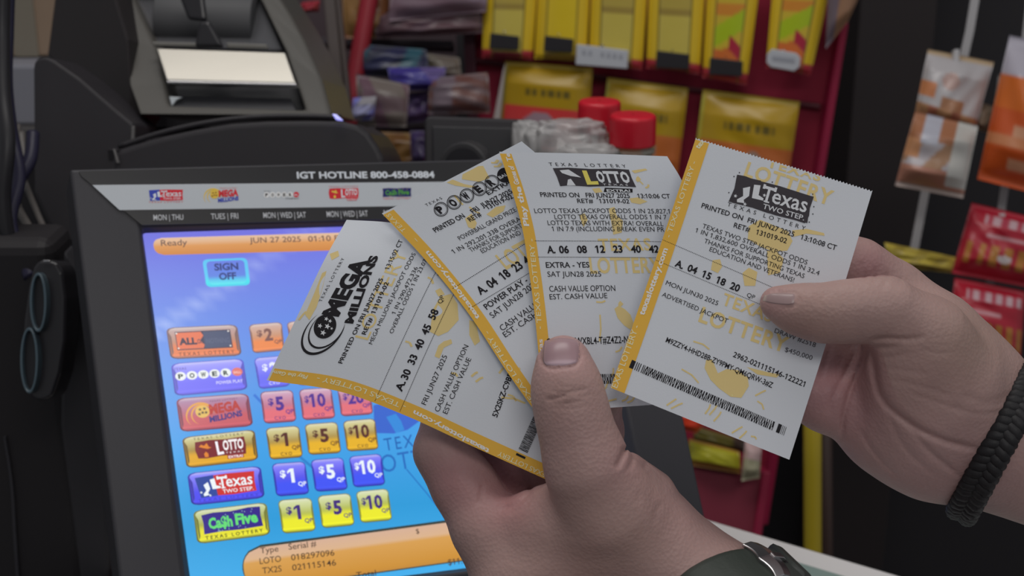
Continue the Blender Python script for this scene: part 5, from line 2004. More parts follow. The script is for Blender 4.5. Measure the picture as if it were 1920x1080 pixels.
# shelf with cardboard and white boxes behind, far left
def shelf_y(px, py, y): return on_y(px, py, y)
tb = thing('cardboard_box', 'brown cardboard box behind the printer at the top left corner', 'box', on_y(70, 120, 1.75))
mb = MB()
a = on_y(-60, 118, 1.75); b = on_y(150, -80, 1.75)
a[2] = on_y(120, 122, 1.7)[2] + 0.002
box(mb, (a[0], 1.75, a[2]), (b[0], 2.0, b[2]), )
bo = mb.build('carton', mat('cardboard', alb(114, 97, 82, 0.55), 0.8, vary=0.06, bscale=30), tb, bevel=0.003)
mb = MB(); box(mb, (a[0] + 0.06, 1.748, a[2] + 0.0), (a[0] + 0.09, 1.75, b[2]))
mb.build('tape', mat('packing_tape', alb(100, 94, 84, 0.55), 0.3), tb)
mb = MB()
a = on_y(-60, 235, 1.7); b = on_y(120, 122, 1.7)
box(mb, (a[0], 1.7, a[2]), (b[0], 2.05, b[2]))
tag(mb.build('white_box', mat('white_card', alb(108, 108, 116), 0.6), bevel=0.004), 'dull white box below the cardboard box at the left edge', 'box')
mb = MB()
a = on_y(-90, 260, 1.69); b = on_y(150, 236, 1.69)
sh = thing('back_shelf', 'dark shelf under the white box at the far left', 'shelf', (a[0] + 0.1, 1.9, 0.0))
box(mb, (a[0], 1.68, a[2] - 0.012), (b[0], 2.19, on_y(0, 235, 1.7)[2]))
mb.build('shelf_board', mat('shelf_grey', alb(62, 60, 60), 0.6), sh, bevel=0.002)
mb = MB()
box(mb, (a[0] + 0.02, 2.12, 0.0), (b[0] - 0.02, 2.19, a[2] - 0.01))
mb.build('shelf_upright', M_black, sh)

# ------------------------------------------------------------------ things standing behind the screen
bx = thing('pole_display', 'flat black box standing behind the screen, left of the clear plastic bag', 'box', (P(900, 250, 1.14)[0], P(900, 250, 1.14)[1] + 0.03, COUNTER_Z))
mb = MB()
plate(mb, [(797, 400), (795, 226), (802, 217), (990, 224), (1010, 236), (1010, 400)], 1.14, 0.06, away=BACK)
mb.build('case', M_black, bx, bevel=0.004, segs=3)
mb = MB(); plate(mb, [(812, 400), (810, 236), (988, 240), (1000, 250), (1000, 400)], 1.137, 0.004, away=BACK)
mb.build('front_panel', M_black2, bx, bevel=0.001)
mb = MB()
q0 = P(900, 400, 1.16); box(mb, (P(820, 400, 1.16)[0], q0[1], COUNTER_Z), (P(990, 400, 1.16)[0], q0[1] + 0.05, q0[2] + 0.02))
mb.build('base', M_black, bx)
rl = thing('paper_spool', 'round black spool just above the screen top edge', 'spool', (P(868, 310, 1.07)[0], P(868, 310, 1.07)[1] + 0.015, COUNTER_Z))
mb = MB(); cc = P(868, 312, 1.07)
lathe(mb, cc, [0.15, 1, -0.2], [(0.018, 0.0), (0.0185, 0.002), (0.0185, 0.026), (0.018, 0.028)], n=40)
mb.build('spool_rim', mat('spool_black', alb(46, 45, 47), 0.35, spec=0.5), rl, smooth=False, bevel=0.001)
mb = MB(); lathe(mb, cc - np.array([0, 0.0015, 0]), [0.15, 1, -0.2], [(0.0145, 0.0), (0.0145, 0.003)], n=40)
mb.build('spool_hub', M_black2, rl)
mb = MB(); box(mb, (cc[0] - 0.006, cc[1] + 0.008, COUNTER_Z), (cc[0] + 0.006, cc[1] + 0.02, cc[2]))
mb.build('spool_post', M_black, rl)

# clear crumpled bag
def lumpy(px_poly_c, rx, ry, rz, d, seed, amp, n=40):
    r = np.random.default_rng(seed)
    th = np.linspace(0.02, np.pi - 0.02, n); ph = np.linspace(0, 2 * np.pi, 2 * n, endpoint=False)
    T, H = np.meshgrid(th, ph, indexing='ij')
    k = r.normal(size=(14, 3)) * 5; ofs = r.uniform(0, 6.28, 14)
    nrm = np.stack([np.sin(T) * np.cos(H), np.cos(T), np.sin(T) * np.sin(H)], -1)
    disp = sum(np.abs(np.sin(nrm @ k[i] + ofs[i])) for i in range(14)) / 14
    e = 0.6
    q = np.sign(nrm) * np.abs(nrm) ** e
    q = q * (1 + amp * (disp - 0.6))[..., None]
    c0 = P(*px_poly_c, d)
    v = c0 + q[..., :1] * rx * RIGHT + q[..., 1:2] * ry * UP + q[..., 2:] * rz * FWD
    m = 2 * n
    f = [[i * m + j, i * m + (j + 1) % m, (i + 1) * m + (j + 1) % m, (i + 1) * m + j] for i in range(n - 1) for j in range(m)]
    f += [list(range(m))[::-1], [(n - 1) * m + j for j in range(m)]]
    return v.reshape(-1, 3), f


gl = bpy.data.materials.new('crumpled_clear_film'); gl.use_nodes = True
b_ = gl.node_tree.nodes['Principled BSDF']
b_.inputs['Base Color'].default_value = (*alb(150, 148, 148), 1); b_.inputs['Roughness'].default_value = 0.18; b_.inputs['Alpha'].default_value = 0.62
mb = MB(); v, f = lumpy((1062, 278), 0.034, 0.021, 0.03, 1.12, 5, 0.5)
mb.add(v, f)
v, f = lumpy((985, 262), 0.011, 0.015, 0.012, 1.115, 8, 0.5, 24); mb.add(v, f)
v, f = lumpy((1100, 296), 0.025, 0.010, 0.02, 1.10, 9, 0.5, 24); mb.add(v, f)
tag(mb.build('plastic_bag', gl, smooth=True), 'crumpled clear plastic bag behind the top of the front ticket', 'bag')
mb = MB(); q0 = P(1050, 300, 1.12)
box(mb, (P(1022, 300, 1.12)[0], q0[1] - 0.02, COUNTER_Z), (P(1084, 300, 1.12)[0], q0[1] + 0.03, q0[2] - 0.004))
tag(mb.build('display_box', M_black, bevel=0.003), 'black box under the clear plastic bag', 'box')

# two bottles with red caps
M_cap = mat('red_cap', alb(186, 28, 44, 0.75), 0.32, spec=0.5, bump=0.02)
gq = bpy.data.materials.new('clear_bottle_plastic'); gq.use_nodes = True
b_ = gq.node_tree.nodes['Principled BSDF']
b_.inputs['Base Color'].default_value = (*alb(110, 118, 112), 1); b_.inputs['Roughness'].default_value = 0.1; b_.inputs['Alpha'].default_value = 0.5
for (cx, ty, by, wpx, d, lb) in ((1126, 184, 246, 80, 1.15, 'bottle with a red screw cap, the rear one of two'), (1188.5, 210, 270, 87, 1.10, 'bottle with a red screw cap, the front one of two')):
    top = P(cx, ty, d); bot = P(cx - 3, by, d)
    r = wpx / 2 * d / F
    h = top[2] - bot[2]
    bt = thing('bottle', lb, 'bottle', (bot[0], bot[1], COUNTER_Z), 'red capped bottles behind the tickets')
    ax0 = np.array([0.0, 0, 1])
    mb = MB()
    prof = [(r * 0.985, 0), (r, 0.001), (r, h * 0.84), (r * 0.985, h * 0.93), (r * 0.92, h * 0.985), (r * 0.82, h), (0.001, h)]
    nrib = 72
    axx = ax0; u = np.array([1.0, 0, 0]); ww_ = np.array([0, 1.0, 0])
    a = np.linspace(0, 2 * np.pi, nrib * 2, endpoint=False)
    v = np.concatenate([bot + axx * z + (rr_ - (0.0004 if (1 <= i <= 3) else 0) * (np.arange(nrib * 2) % 2))[:, None] * (np.cos(a)[:, None] * u + np.sin(a)[:, None] * ww_) if True else 0 for i, (rr_, z) in enumerate(prof)])
    m = nrib * 2
    f = [[i * m + j, i * m + (j + 1) % m, (i + 1) * m + (j + 1) % m, (i + 1) * m + j] for i in range(len(prof) - 1) for j in range(m)] + [list(range(m))[::-1]]
    mb.add(v, f)
    mb.build('cap', M_cap, bt, smooth=True)
    mb = MB()
    H0 = bot[2] - COUNTER_Z
    lathe(mb, (bot[0], bot[1], COUNTER_Z), ax0, [(r * 1.0, 0), (r * 1.25, 0.004), (r * 1.25, H0 * 0.7), (r * 1.2, H0 * 0.8), (r * 0.9, H0 * 0.93), (r * 0.86, H0 - 0.006), (r * 0.98, H0 - 0.006), (r * 0.98, H0 - 0.003), (r * 0.84, H0 - 0.003), (r * 0.84, H0 + 0.003)], n=48)
    mb.build('bottle_body', gq, bt, smooth=True)

# ------------------------------------------------------------------ red snack rack
def rack_d(px, py):
    return 1.86 - (px - 900) / 700 * 0.12 + (py / 1000) * 0.16


rk = thing('snack_rack', 'dark red metal snack rack behind the tickets', 'snack rack', (on_y(1250, 900, 1.8)[0], 1.8, 0.0))
M_red = mat('red_rack_metal', alb(126, 32, 52), 0.55, spec=0.3, vary=0.08, bscale=6)
mb = MB()
plate(mb, [(896, -70), (1605, -70), (1578, 43), (1561, 144), (1542, 260), (1500, 520), (1424, 985), (1395, 1160), (880, 1160), (884, 300)], rack_d, 0.02, away=np.array([0, 1.0, 0]))
mb.build('back_panel', M_red, rk, bevel=0.002)
mb = MB()
plate(mb, [(1578, 43), (1592, 43), (1440, 985), (1424, 985)], lambda x, y: rack_d(x, y) - 0.025, 0.03, away=np.array([0, 1.0, 0]))
o = mb.build('side_post', mat('crimson_post', alb(124, 26, 54), 0.45), rk, bevel=0.002)
mb = MB()
plate(mb, [(884, 108), (1540, 196), (1538, 206), (884, 118)], lambda x, y: rack_d(x, y) - 0.012, 0.012)
mb.build('cross_bar', mat('dark_red_bar', alb(74, 26, 36), 0.5), rk, bevel=0.002)
mb = MB()
plate(mb, [(862, -70), (884, -70), (900, 300), (880, 300)], lambda x, y: rack_d(x, y) - 0.02, 0.03, away=np.array([0, 1.0, 0]))
mb.build('side_post', mat('dark_post', alb(60, 28, 38), 0.5), rk, bevel=0.002)


def pillow(mb, q, dfun, thick, colf, nu=24, nv=36, wr=0.0, seed=0, flat=False):
    """sealed film bag or sleeve over four frame corners, at its own depth"""
    q = np.asarray(q, float)
    r = np.random.default_rng(seed)
    k = r.normal(size=(8, 2)) * 9; of = r.uniform(0, 6.28, 8)
    a = np.linspace(0, 1, nu + 1); b = np.linspace(0, 1, nv + 1)
    A, B = np.meshgrid(a, b)
    A = A.ravel(); B = B.ravel()
    xy = ((1 - A) * (1 - B))[:, None] * q[0] + (A * (1 - B))[:, None] * q[1] + (A * B)[:, None] * q[2] + ((1 - A) * B)[:, None] * q[3]
    d = np.array([dfun(x, y) for x, y in xy])
    prof = np.clip(4 * A * (1 - A), 0, 1) ** 0.5 * np.clip(np.minimum(B, 1 - B) * (5 if not flat else 40) - 0.25, 0, 1) ** 0.7
    if wr:
        w_ = sum(np.sin(np.stack([A, B], 1) @ k[i] + of[i]) for i in range(8)) / 8
        prof = prof * (1 + wr * w_)
    fr = P(xy[:, 0], xy[:, 1], d - thick * 0.6 * prof - 0.001)
    bk = P(xy[:, 0], xy[:, 1], d + thick * 0.4 * prof)
    col = np.array([colf(x, y) for x, y in zip(A, B)])
    N = nu + 1
    fq = [[j * N + i, (j + 1) * N + i, (j + 1) * N + i + 1, j * N + i + 1] for j in range(nv) for i in range(nu)]
    n = len(A)
    rim = list(range(N)) + [j * N + nu for j in range(1, nv + 1)] + [nv * N + i for i in range(nu - 1, -1, -1)] + [j * N for j in range(nv - 1, 0, -1)]
    f = fq + [[n + x for x in z[::-1]] for z in fq] + [[rim[(i + 1) % len(rim)], rim[i], n + rim[i], n + rim[(i + 1) % len(rim)]] for i in range(len(rim))]
    mb.add(np.concatenate([fr, bk]), f, np.concatenate([col, col]))


YB, YP, YS, DK, ORR = alb(190, 160, 34), alb(176, 160, 74), alb(190, 164, 34), alb(36, 33, 36), alb(176, 84, 44)
RDD = alb(150, 44, 54)


def sleeve_col(kind):
    def f(a, b):
        if a < 0.17 or a > 0.80:
            if b > 0.9: return RDD if kind != 'y' else YB
            return YB
        if a < 0.21 or a > 0.76: return alb(96, 84, 40)
        if kind == 'y':
            return YS if b < 0.93 else alb(120, 96, 40)
        if kind == 'p':
            if b < 0.42: return alb(160, 142, 66)
            if b < 0.5: return alb(140, 120, 58)
            if b > 0.93: return alb(104, 30, 44)
            return YP
        # fiery design
        if b > 0.92: return RDD
        if (a - 0.5) * 0.35 + 0.60 < b < (a - 0.5) * 0.35 + 0.72 and a > 0.5: return alb(150, 34, 54)
        if b > 0.74 - (a - 0.3) * 0.1: return alb(180, 96, 46)
        if abs(b - 0.55 + (a - 0.5) * 0.3) < 0.09: return alb(150, 168, 30)
        if abs(b - 0.40) < 0.05: return alb(184, 120, 46)
        return alb(180, 156, 50)
    return f


def up_to(x0, x1, x2, x3, yb0, yb1):
    """sleeve from above the frame down to its lower edge"""
    k = 70
    return [(x0 + (x0 - x3) / 100 * k, -k), (x1 + (x1 - x2) / 100 * k, -k), (x2, yb1), (x3, yb0)]


SL = [('p', (907, 1006, 998, 904, 108, 112), 'first yellow snack sleeve from the left in the upper row, pale window', (919, 62, 973, 94), 'k'),
      ('y', (1008, 1105, 1099, 1002, 110, 117), 'second yellow snack sleeve from the left in the upper row, plain yellow window', (1021, 67, 1075, 99), 'k'),
      ('p', (1108, 1212, 1204, 1104, 118, 132), 'third yellow snack sleeve from the left in the upper row, behind the long white tag', (1081, 83, 1178, 126), 'w'),
      ('p', (1216, 1320, 1312, 1212, 128, 140), 'fourth yellow snack sleeve from the left in the upper row, pale window', (1231, 95, 1293, 130), 'k'),
      ('f', (1324, 1418, 1400, 1317, 146, 160), 'snack sleeve with orange and green design beside the rounded white tag', (1331, 108, 1393, 143), 'k'),
      ('f', (1446, 1548, 1520, 1436, 128, 142), 'rightmost snack sleeve in the upper row, orange and green design', (1437, 93, 1501, 134), 'r')]
for i, (kd, g_, lb, tg, tk) in enumerate(SL):
    mb = MB()
    q = up_to(*g_)
    pillow(mb, q, lambda x, y: rack_d(x, y) - 0.045, 0.022, sleeve_col(kd), 36, 48, flat=True)
    tag(mb.build('snack_sleeve', M_bag, smooth=True), lb, 'snack packet', 'yellow snack sleeves on the rack')
for i, (kd, g_, lb, tg, tk) in enumerate(SL):
    x0, y0, x1, y1 = tg
    sl = 0.12
    pts = [(x0, y0), (x1, y0 + sl * (x1 - x0)), (x1 - 2, y1 - 4 + sl * (x1 - x0) * 0.6), (x0 - 2, y1 - sl * (x1 - x0) * 0.4)]
    if tk == 'r':
        w0, h0 = x1 - x0, y1 - y0
        pts = [(x0 + 10, y0 - 1), (x1 - 8, y0 + 7), (x1, y0 + 16), (x1 - 2, y1 - 8), (x1 - 12, y1), (x0 + 8, y1 - 8), (x0, y1 - 16), (x0 + 1, y0 + 9)]
    tt = thing('price_tag', {'k': 'small black price tag hung on the %s sleeve' % ['first', 'second', '', 'fourth', 'fifth', ''][i], 'w': 'long white price tag over the third sleeve',
                             'r': 'rounded white price tag over the rightmost sleeve'}[tk], 'price tag', P(x0, y1, rack_d(x0, y1) - 0.07), 'price tags on the rack')
    mb = MB(); plate(mb, pts, lambda x, y: rack_d(x, y) - 0.066, 0.004)
    mb.build('tag_card', mat('tag_black', alb(34, 32, 35), 0.5) if tk == 'k' else mat('tag_white', alb(160, 162, 168), 0.5), tt, bevel=0.001)
    mb = MB()
    xm, ym = (x0 + x1) / 2, (y0 + y1) / 2
    tube(mb, np.array([P(xm, ym - 18, rack_d(xm, ym) - 0.062), P(xm, ym - 22, rack_d(xm, ym) - 0.02), P(xm, ym - 24, rack_d(xm, ym) - 0.003)]), 0.0018, n=8)
    mb.build('peg_hook', M_chrome, tt, smooth=True)
    if tk != 'k':
        mb = MB()
        for k in range(7):
            xx = x0 + 14 + k * (x1 - x0 - 28) / 6
            yy = ym + sl * (xx - xm) - 2
            if k in (2, ) and tk == 'w': continue
            plate(mb, [(xx - 3, yy - 5), (xx + 3, yy - 4), (xx + 3, yy + 5), (xx - 3, yy + 4)], lambda x, y: rack_d(x, y) - 0.0665, 0.0004)
        mb.build('faint_print', mat('tag_grey_print', alb(134, 136, 144), 0.6), tt)


def pouch_col(low, seed):
    r = random.Random(seed)
    def f(a, b):
        if b < 0.06: return alb(150, 128, 50)
        if 0.03 > a: return alb(160, 150, 60)
        if 0.28 < b < 0.40 and 0.26 < a < 0.78:
            if math.sin(a * 70 + seed) > -0.5 and abs(b - 0.34) < 0.045: return alb(92, 80, 36)
        if 0.5 < b and low == 'r':
            if (a - 0.45) ** 2 + (b - 0.72) ** 2 * 1.5 < 0.035: return alb(136, 112, 122)
            return alb(178, 52, 52)
        if 0.5 < b and low == 'o':
            if (a - 0.6) ** 2 + (b - 0.66) ** 2 < 0.008: return alb(138, 116, 104)
            return alb(168, 92, 44)
        return alb(154, 124, 24)
    return f


for q, low, lb, sd in (([(947, 114), (1112, 127), (1100, 290), (932, 270)], 'r', 'yellow pouch with red lower part, left end of the lower row', 1),
                       ([(1139, 145), (1291, 165), (1268, 350), (1118, 330)], 'o', 'yellow and orange pouch behind the red bottle caps', 2),
                       ([(1318, 167), (1500, 190), (1472, 372), (1296, 345)], 'o', 'yellow and orange pouch above the single ticket', 3)):
    mb = MB()
    pillow(mb, q, lambda x, y: rack_d(x, y) - 0.035, 0.03, pouch_col(low, sd), 40, 48, wr=0.15, seed=sd)
    tag(mb.build('snack_pouch', M_bag, smooth=True), lb, 'snack packet', 'yellow pouches on the rack')
mb = MB()
plate(mb, [(944, 128), (948, 118), (932, 275), (915, 275)], lambda x, y: rack_d(x, y) - 0.05, 0.004)
tag(mb.build('white_card', mat('pale_card', alb(150, 142, 140), 0.6)), 'narrow white card edge beside the left yellow pouch', 'card')
# brown bag at the top right of the rack
mb = MB()
pillow(mb, [(1556, -70), (1640, -70), (1590, 40), (1548, 92)], lambda x, y: rack_d(x, y) - 0.06, 0.02, lambda a, b: alb(128, 96, 74) if a > 0.35 else alb(96, 84, 92), 16, 20, wr=0.2, seed=6)
tag(mb.build('snack_bag', M_bag, smooth=True), 'brown bag hanging at the upper right corner of the red rack', 'snack packet')

# low bin on the rack seen under the single ticket
bn = thing('rack_bin', 'dark red bin low on the rack below the single ticket', 'bin', on_y(1360, 985, 1.7))
def bd(x, y): return 1.70
mb = MB()
plate(mb, [(1276, 870), (1444, 885), (1428, 1010), (1262, 1000)], bd, 0.012)
mb.build('bin_front', mat('bin_red', alb(110, 38, 54), 0.5, vary=0.06, bscale=8), bn, bevel=0.002)
mb = MB()
plate(mb, [(1430, 884), (1446, 885), (1428, 1010), (1412, 1008)], 1.692, 0.07)
mb.build('bin_side', mat('crimson_post', alb(124, 26, 54), 0.45), bn, bevel=0.002)
mb = MB()
plate(mb, [(1270, 900), (1440, 915), (1440, 935), (1270, 925)], 1.76, 0.012)
mb.build('bin_back', M_red, bn)
mb = MB()
q0 = P(1350, 1000, 1.72)
box(mb, (P(1285, 1000, 1.72)[0], q0[1] + 0.02, 0.0), (P(1405, 1000, 1.72)[0], q0[1] + 0.06, q0[2] + 0.02))
mb.build('pedestal', M_black, bn)
mb = MB(); pillow(mb, [(1292, 822), (1386, 846), (1388, 888), (1292, 872)], lambda x, y: 1.685, 0.025, lambda a, b: alb(158, 154, 42) if 0.12 < b < 0.8 else alb(150, 110, 48), 20, 16, wr=0.2, seed=4)
tag(mb.build('snack_packet', M_bag, smooth=True), 'yellow green packet lying in the low bin', 'snack packet')
mb = MB(); pillow(mb, [(1302, 798), (1400, 826), (1400, 850), (1300, 826)], lambda x, y: 1.70, 0.02, lambda a, b: alb(84, 78, 36) if a < 0.75 else alb(58, 46, 40), 18, 12, wr=0.2, seed=14)
tag(mb.build('snack_packet', M_bag, smooth=True), 'dark olive packet at the back of the low bin', 'snack packet')
mb = MB(); pillow(mb, [(1398, 820), (1428, 836), (1424, 896), (1390, 902)], lambda x, y: 1.675, 0.02, lambda a, b: alb(176, 150, 150) if b < 0.5 else alb(150, 146, 122), 14, 20, wr=0.2, seed=5)
tag(mb.build('snack_packet', M_bag, smooth=True), 'pale pink and white packet standing at the right of the low bin', 'snack packet')
mb = MB(); pillow(mb, [(1262, 768), (1330, 784), (1306, 812), (1278, 806)], lambda x, y: 1.66, 0.02, lambda a, b: alb(220, 58, 34, 0.6), 14, 14, wr=0.2, seed=7)
tag(mb.build('snack_packet', M_bag, smooth=True), 'bright orange red packet peeping under the single ticket', 'snack packet')

# yellow post
mb = MB()
pa = P(1523, 560, 1.55); pb = on_z(1525, 1030, COUNTER_Z)
pb = P(1524, 1120, 1.60)
pb = pa + (pb - pa) * (pa[2] / (pa[2] - pb[2]))
xs = np.array([pa + (pb - pa) * t for t in np.linspace(0, 1, 6)])
tube(mb, xs, 0.0100, n=24)
tag(mb.build('post', mat('yellow_paint', alb(146, 128, 32), 0.4, spec=0.5), smooth=True), 'yellow post between the single ticket and the right hand', 'post')
mb = MB()
pa = P(1546, 560, 1.60); pb = P(1550, 1120, 1.65)
pb = pa + (pb - pa) * (pa[2] / (pa[2] - pb[2]))
tube(mb, np.array([pa + (pb - pa) * t for t in np.linspace(0, 1, 4)]), 0.0075, n=16)
tag(mb.build('post', mat('brown_post', alb(52, 38, 34), 0.5), smooth=True), 'thin brown post right behind the yellow post', 'post')

# ------------------------------------------------------------------ shelf of blurred snack bags, centre left
cs = thing('snack_shelf', 'dark red wire shelf unit behind the printer', 'shelf', (on_y(740, 300, 1.9)[0], 1.95, 0.0))
mb = MB()
plate(mb, [(520, -70), (856, -70), (856, 330), (520, 330)], 2.0, 0.02, away=np.array([0, 1.0, 0]))
mb.build('back_panel', mat('dark_plum_panel', alb(46, 32, 38), 0.6), cs)
mb = MB()
tube(mb, P(np.array([698, 692, 672, 655, 640.]), np.array([-60, 0, 110, 215, 330.]), np.array([1.80] * 5)), 0.0115, n=16)
mb.build('red_upright', mat('red_post', alb(122, 26, 38), 0.4), cs, smooth=True)
mb = MB()
plate(mb, [(545, 68), (850, 76), (850, 90), (545, 82)], 1.86, 0.04)
plate(mb, [(640, 232), (850, 228), (850, 240), (640, 244)], 1.84, 0.04)
mb.build('shelf_board', mat('dark_shelf', alb(40, 32, 38), 0.5), cs, bevel=0.002)
mb = MB()
plate(mb, [(600, -60), (622, -60), (650, 225), (628, 225)], 1.70, 0.02)
plate(mb, [(622, -60), (632, -60), (660, 225), (652, 225)], 1.705, 0.02)
mb.build('end_panel', mat('brown_grey_end', alb(66, 58, 56), 0.5), cs, bevel=0.002)


def blotch(c1, c2, c3, sd):
    r = np.random.default_rng(sd)
    k = r.normal(size=(3, 2)) * 6; o_ = r.uniform(0, 6, 3)
    def f(a, b):
        s1 = math.sin(k[0, 0] * a + k[0, 1] * b + o_[0]); s2 = math.sin(k[1, 0] * a + k[1, 1] * b + o_[1])
        return alb(*c3) if s2 > 0.6 else (alb(*c1) if s1 > -0.15 else alb(*c2))
    return f


BG = [([(735, -60), (915, -60), (912, 22), (728, 40)], 1.80, (104, 86, 96), (98, 78, 88), (112, 96, 110), 'mauve snack bag on the top shelf beside the yellow sleeves'),
      ([(700, 26), (905, 10), (905, 62), (705, 72)], 1.82, (84, 62, 68), (74, 56, 62), (92, 72, 80), 'dusky pink bag on the top shelf under the mauve bag'),
      ([(640, -40), (735, -40), (728, 72), (646, 72)], 1.83, (112, 72, 46), (92, 44, 40), (120, 88, 50), 'orange brown bag behind the red upright'),
      ([(566, 4), (600, 0), (598, 22), (560, 24)], 1.64, (130, 36, 48), (120, 30, 44), (140, 50, 56), 'small red packet left of the shelf end, upper one'),
      ([(566, 66), (596, 68), (596, 110), (578, 112)], 1.63, (120, 110, 60), (126, 38, 50), (120, 40, 50), 'small yellow and red packet left of the shelf end, lower one'),
      ([(672, 82), (800, 92), (806, 150), (676, 142)], 1.80, (38, 40, 66), (44, 46, 60), (40, 74, 86), 'dark blue bag lying on the middle shelf'),
      ([(766, 96), (862, 108), (866, 150), (770, 140)], 1.82, (92, 84, 78), (70, 64, 52), (98, 92, 84), 'grey brown bag leaning at the back of the middle shelf'),
      ([(726, 126), (836, 126), (830, 168), (736, 170)], 1.77, (54, 46, 118), (62, 58, 120), (84, 72, 120), 'violet blue bag in the middle of the shelf'),
      ([(668, 138), (768, 158), (762, 238), (672, 236)], 1.72, (98, 90, 86), (92, 76, 80), (88, 66, 76), 'grey beige bag at the front of the middle shelf'),
      ([(662, 184), (706, 180), (700, 224), (660, 226)], 1.70, (128, 128, 158), (132, 130, 136), (104, 106, 170), 'small white and blue packet beside the red upright'),
      ([(806, 146), (915, 134), (920, 212), (802, 214)], 1.76, (88, 58, 54), (92, 74, 76), (94, 82, 90), 'reddish brown bag on the shelf above the black box'),
      ([(756, 176), (812, 168), (810, 226), (758, 232)], 1.79, (66, 50, 80), (56, 44, 74), (70, 54, 90), 'dark purple bag behind the black box'),
      ([(712, 246), (800, 250), (800, 320), (706, 320)], 1.70, (92, 66, 34), (86, 58, 30), (98, 74, 36), 'ochre bag low beside the black box'),
      ([(768, 244), (806, 244), (806, 310), (772, 310)], 1.66, (48, 38, 66), (44, 34, 60), (50, 40, 74), 'narrow dark violet packet beside the black box')]
for i, (q, d, c1, c2, c3, lb) in enumerate(BG):
    mb = MB(); pillow(mb, q, lambda x, y, d=d: d, 0.03, blotch(c1, c2, c3, i + 3), 22, 22, wr=0.35, seed=i + 20)
    tag(mb.build('snack_bag', M_bag, smooth=True), lb, 'snack packet', 'snack bags on the shelf')

# ------------------------------------------------------------------ clip strips with hanging bags, right
def strip(name_lb, pts, d, wpx):
    t = thing('clip_strip', name_lb, 'clip strip', P(*pts[-1], d))
    mb = MB()
    pts = np.asarray(pts, float)
    pl_ = np.concatenate([pts - [wpx / 2, 0], (pts + [wpx / 2, 0])[::-1]])
    plate(mb, pl_, d, 0.0015)
    mb.build('strip', mat('clear_white_strip', alb(136, 134, 136), 0.35), t)
    return t


SD = 1.62
s1 = strip('left clip strip of two, carrying the white and orange bag', [(1838, -60), (1818, 60), (1795, 160), (1735, 360), (1708, 500)], SD + 0.034, 16)
s2 = strip('right clip strip of two, carrying orange and red bags', [(1940, -60), (1918, 120), (1880, 380), (1840, 640)], SD + 0.034, 15)
mb = MB(); plate(mb, [(1790, 92), (1800, 92), (1798, 130), (1786, 130)], SD - 0.02, 0.012)
mb.build('clip', mat('clip_grey', alb(150, 148, 150), 0.35), s1, bevel=0.001)
mb = MB(); plate(mb, [(1874, 400), (1886, 400), (1882, 424), (1870, 424)], SD - 0.02, 0.012)
mb.build('clip', mat('clip_grey', alb(150, 148, 150), 0.35), s2, bevel=0.001)


def chip1(a, b):
    if b < 0.07: return alb(150, 130, 104)
    if (a - 0.45) ** 2 + ((b - 0.35) * 1.3) ** 2 < 0.02: return alb(150, 124, 118)
    if a < 0.25 and 0.42 < b < 0.62: return alb(170, 110, 74)
    if b > 0.72: return alb(142, 104, 74) if math.sin(a * 17) > -0.3 else alb(128, 78, 60)
    if b > 0.55 and (a - 0.55) ** 2 < 0.03: return alb(140, 100, 74)
    return alb(152, 148, 150)


def chip2(a, b):
    if b > 0.88: return alb(150, 104, 88) if b < 0.95 else alb(150, 136, 130)
    if 0.2 < a < 0.45 and b < 0.4: return alb(150, 150, 160)
    if a > 0.7: return alb(160, 158, 154)
    if b < 0.35: return alb(138, 92, 66)
    if a < 0.22 and b < 0.6: return alb(166, 118, 84)
    if b > 0.7: return alb(140, 96, 80)
    return alb(148, 142, 146) if math.sin(a * 11 + b * 9) > 0 else alb(136, 104, 80)


def orange_bag(a, b):
    if b < 0.26: return alb(150, 146, 156)
    if 0.66 < b < 0.74: return alb(172, 110, 74)
    if 0.35 < a < 0.8 and (0.6 < b < 0.66 or 0.8 < b < 0.9): return alb(176, 128, 100)
    return alb(176, 88, 30) if b < 0.5 else alb(170, 72, 30)


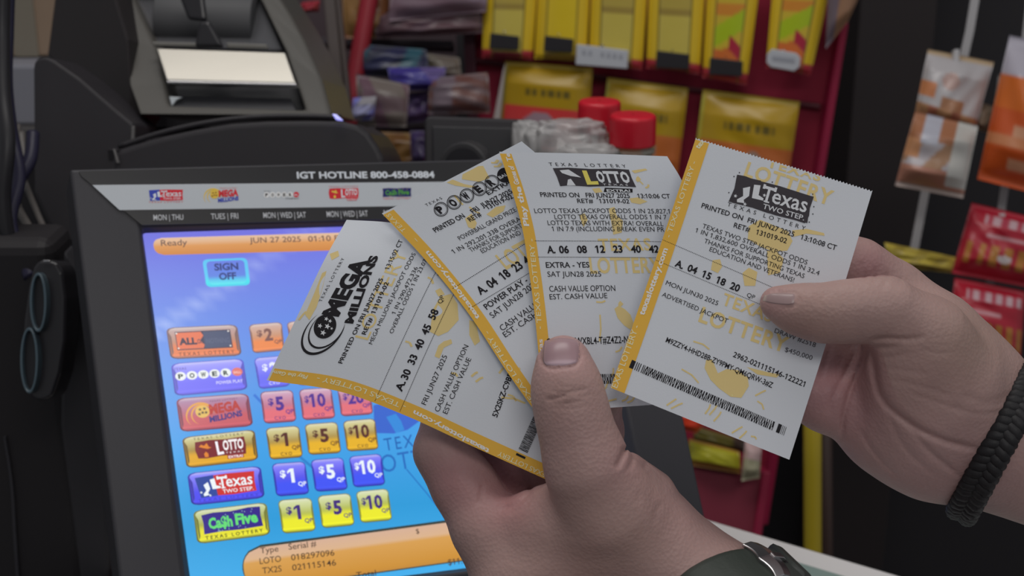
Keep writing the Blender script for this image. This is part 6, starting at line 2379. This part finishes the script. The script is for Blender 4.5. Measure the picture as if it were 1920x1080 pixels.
def red_bag(a, b):
    if 0.12 < b < 0.24 and 0.2 < a < 0.95: return alb(166, 140, 146) if math.sin(a * 42) > -0.3 else alb(150, 60, 74)
    if 0.36 < b < 0.42 and 0.25 < a < 0.7: return alb(166, 120, 126)
    if (a - 0.5) ** 2 + ((b - 0.68) * 1.4) ** 2 < 0.006: return alb(178, 168, 168)
    if 0.52 < b < 0.82 and (a * 7 % 1.0) > 0.45: return alb(150, 100, 44)
    return alb(146, 28, 44)


HB = [([(1740, 92), (1864, 116), (1822, 268), (1712, 228)], SD - 0.01, chip1, 'white and brown chip bag, upper one on the left clip strip', .04),
      ([(1716, 208), (1834, 236), (1806, 372), (1678, 348)], SD - 0.046, chip2, 'white and brown chip bag, lower one on the left clip strip', .04),
      ([(1893, 66), (2010, 90), (1975, 372), (1832, 336)], SD - 0.02, orange_bag, 'orange bag with white top at the right edge of the photo', .05),
      ([(1872, 138), (1890, 142), (1872, 290), (1850, 286)], SD + 0.0, lambda a, b: alb(112, 110, 110), 'pale silver bag edge behind the orange bag', .02),
      ([(1822, 380), (1990, 420), (1960, 545), (1784, 512)], SD - 0.012, red_bag, 'red chip bag, upper one on the right clip strip', .04),
      ([(1790, 520), (1922, 546), (1912, 690), (1776, 660)], SD - 0.012, red_bag, 'red chip bag, lower one on the right clip strip', .04),
      ([(1658, 454), (1792, 482), (1786, 512), (1668, 500)], SD - 0.01, lambda a, b: alb(156, 140, 58) if math.sin(a * 19 + b * 5) > -0.2 else alb(136, 120, 50), 'gold foil bag top just above the right hand', .03),
      ([(1830, 190), (1866, 200), (1852, 250), (1824, 240)], SD + 0.006, lambda a, b: alb(120, 104, 88), 'small tan packet behind the left chip bags', .02)]
for i, (q, d, cf, lb, th) in enumerate(HB):
    mb = MB(); pillow(mb, q, lambda x, y, d=d: d, th, cf, 34, 40, wr=0.3, seed=i + 50)
    tag(mb.build('chip_bag', M_bag, smooth=True), lb, 'chip bag', 'chip bags on the clip strips')
# brownish black upright panel between the rack and the strips
mb = MB()
box(mb, (on_y(1590, 300, 2.05)[0], 2.05, 0.0), (on_y(1730, 300, 2.05)[0], 2.199, 1.9))
tag(mb.build('panel', mat('brown_black_panel', alb(38, 33, 34), 0.6), bevel=0.003), 'brownish black upright panel right of the red rack', 'panel')
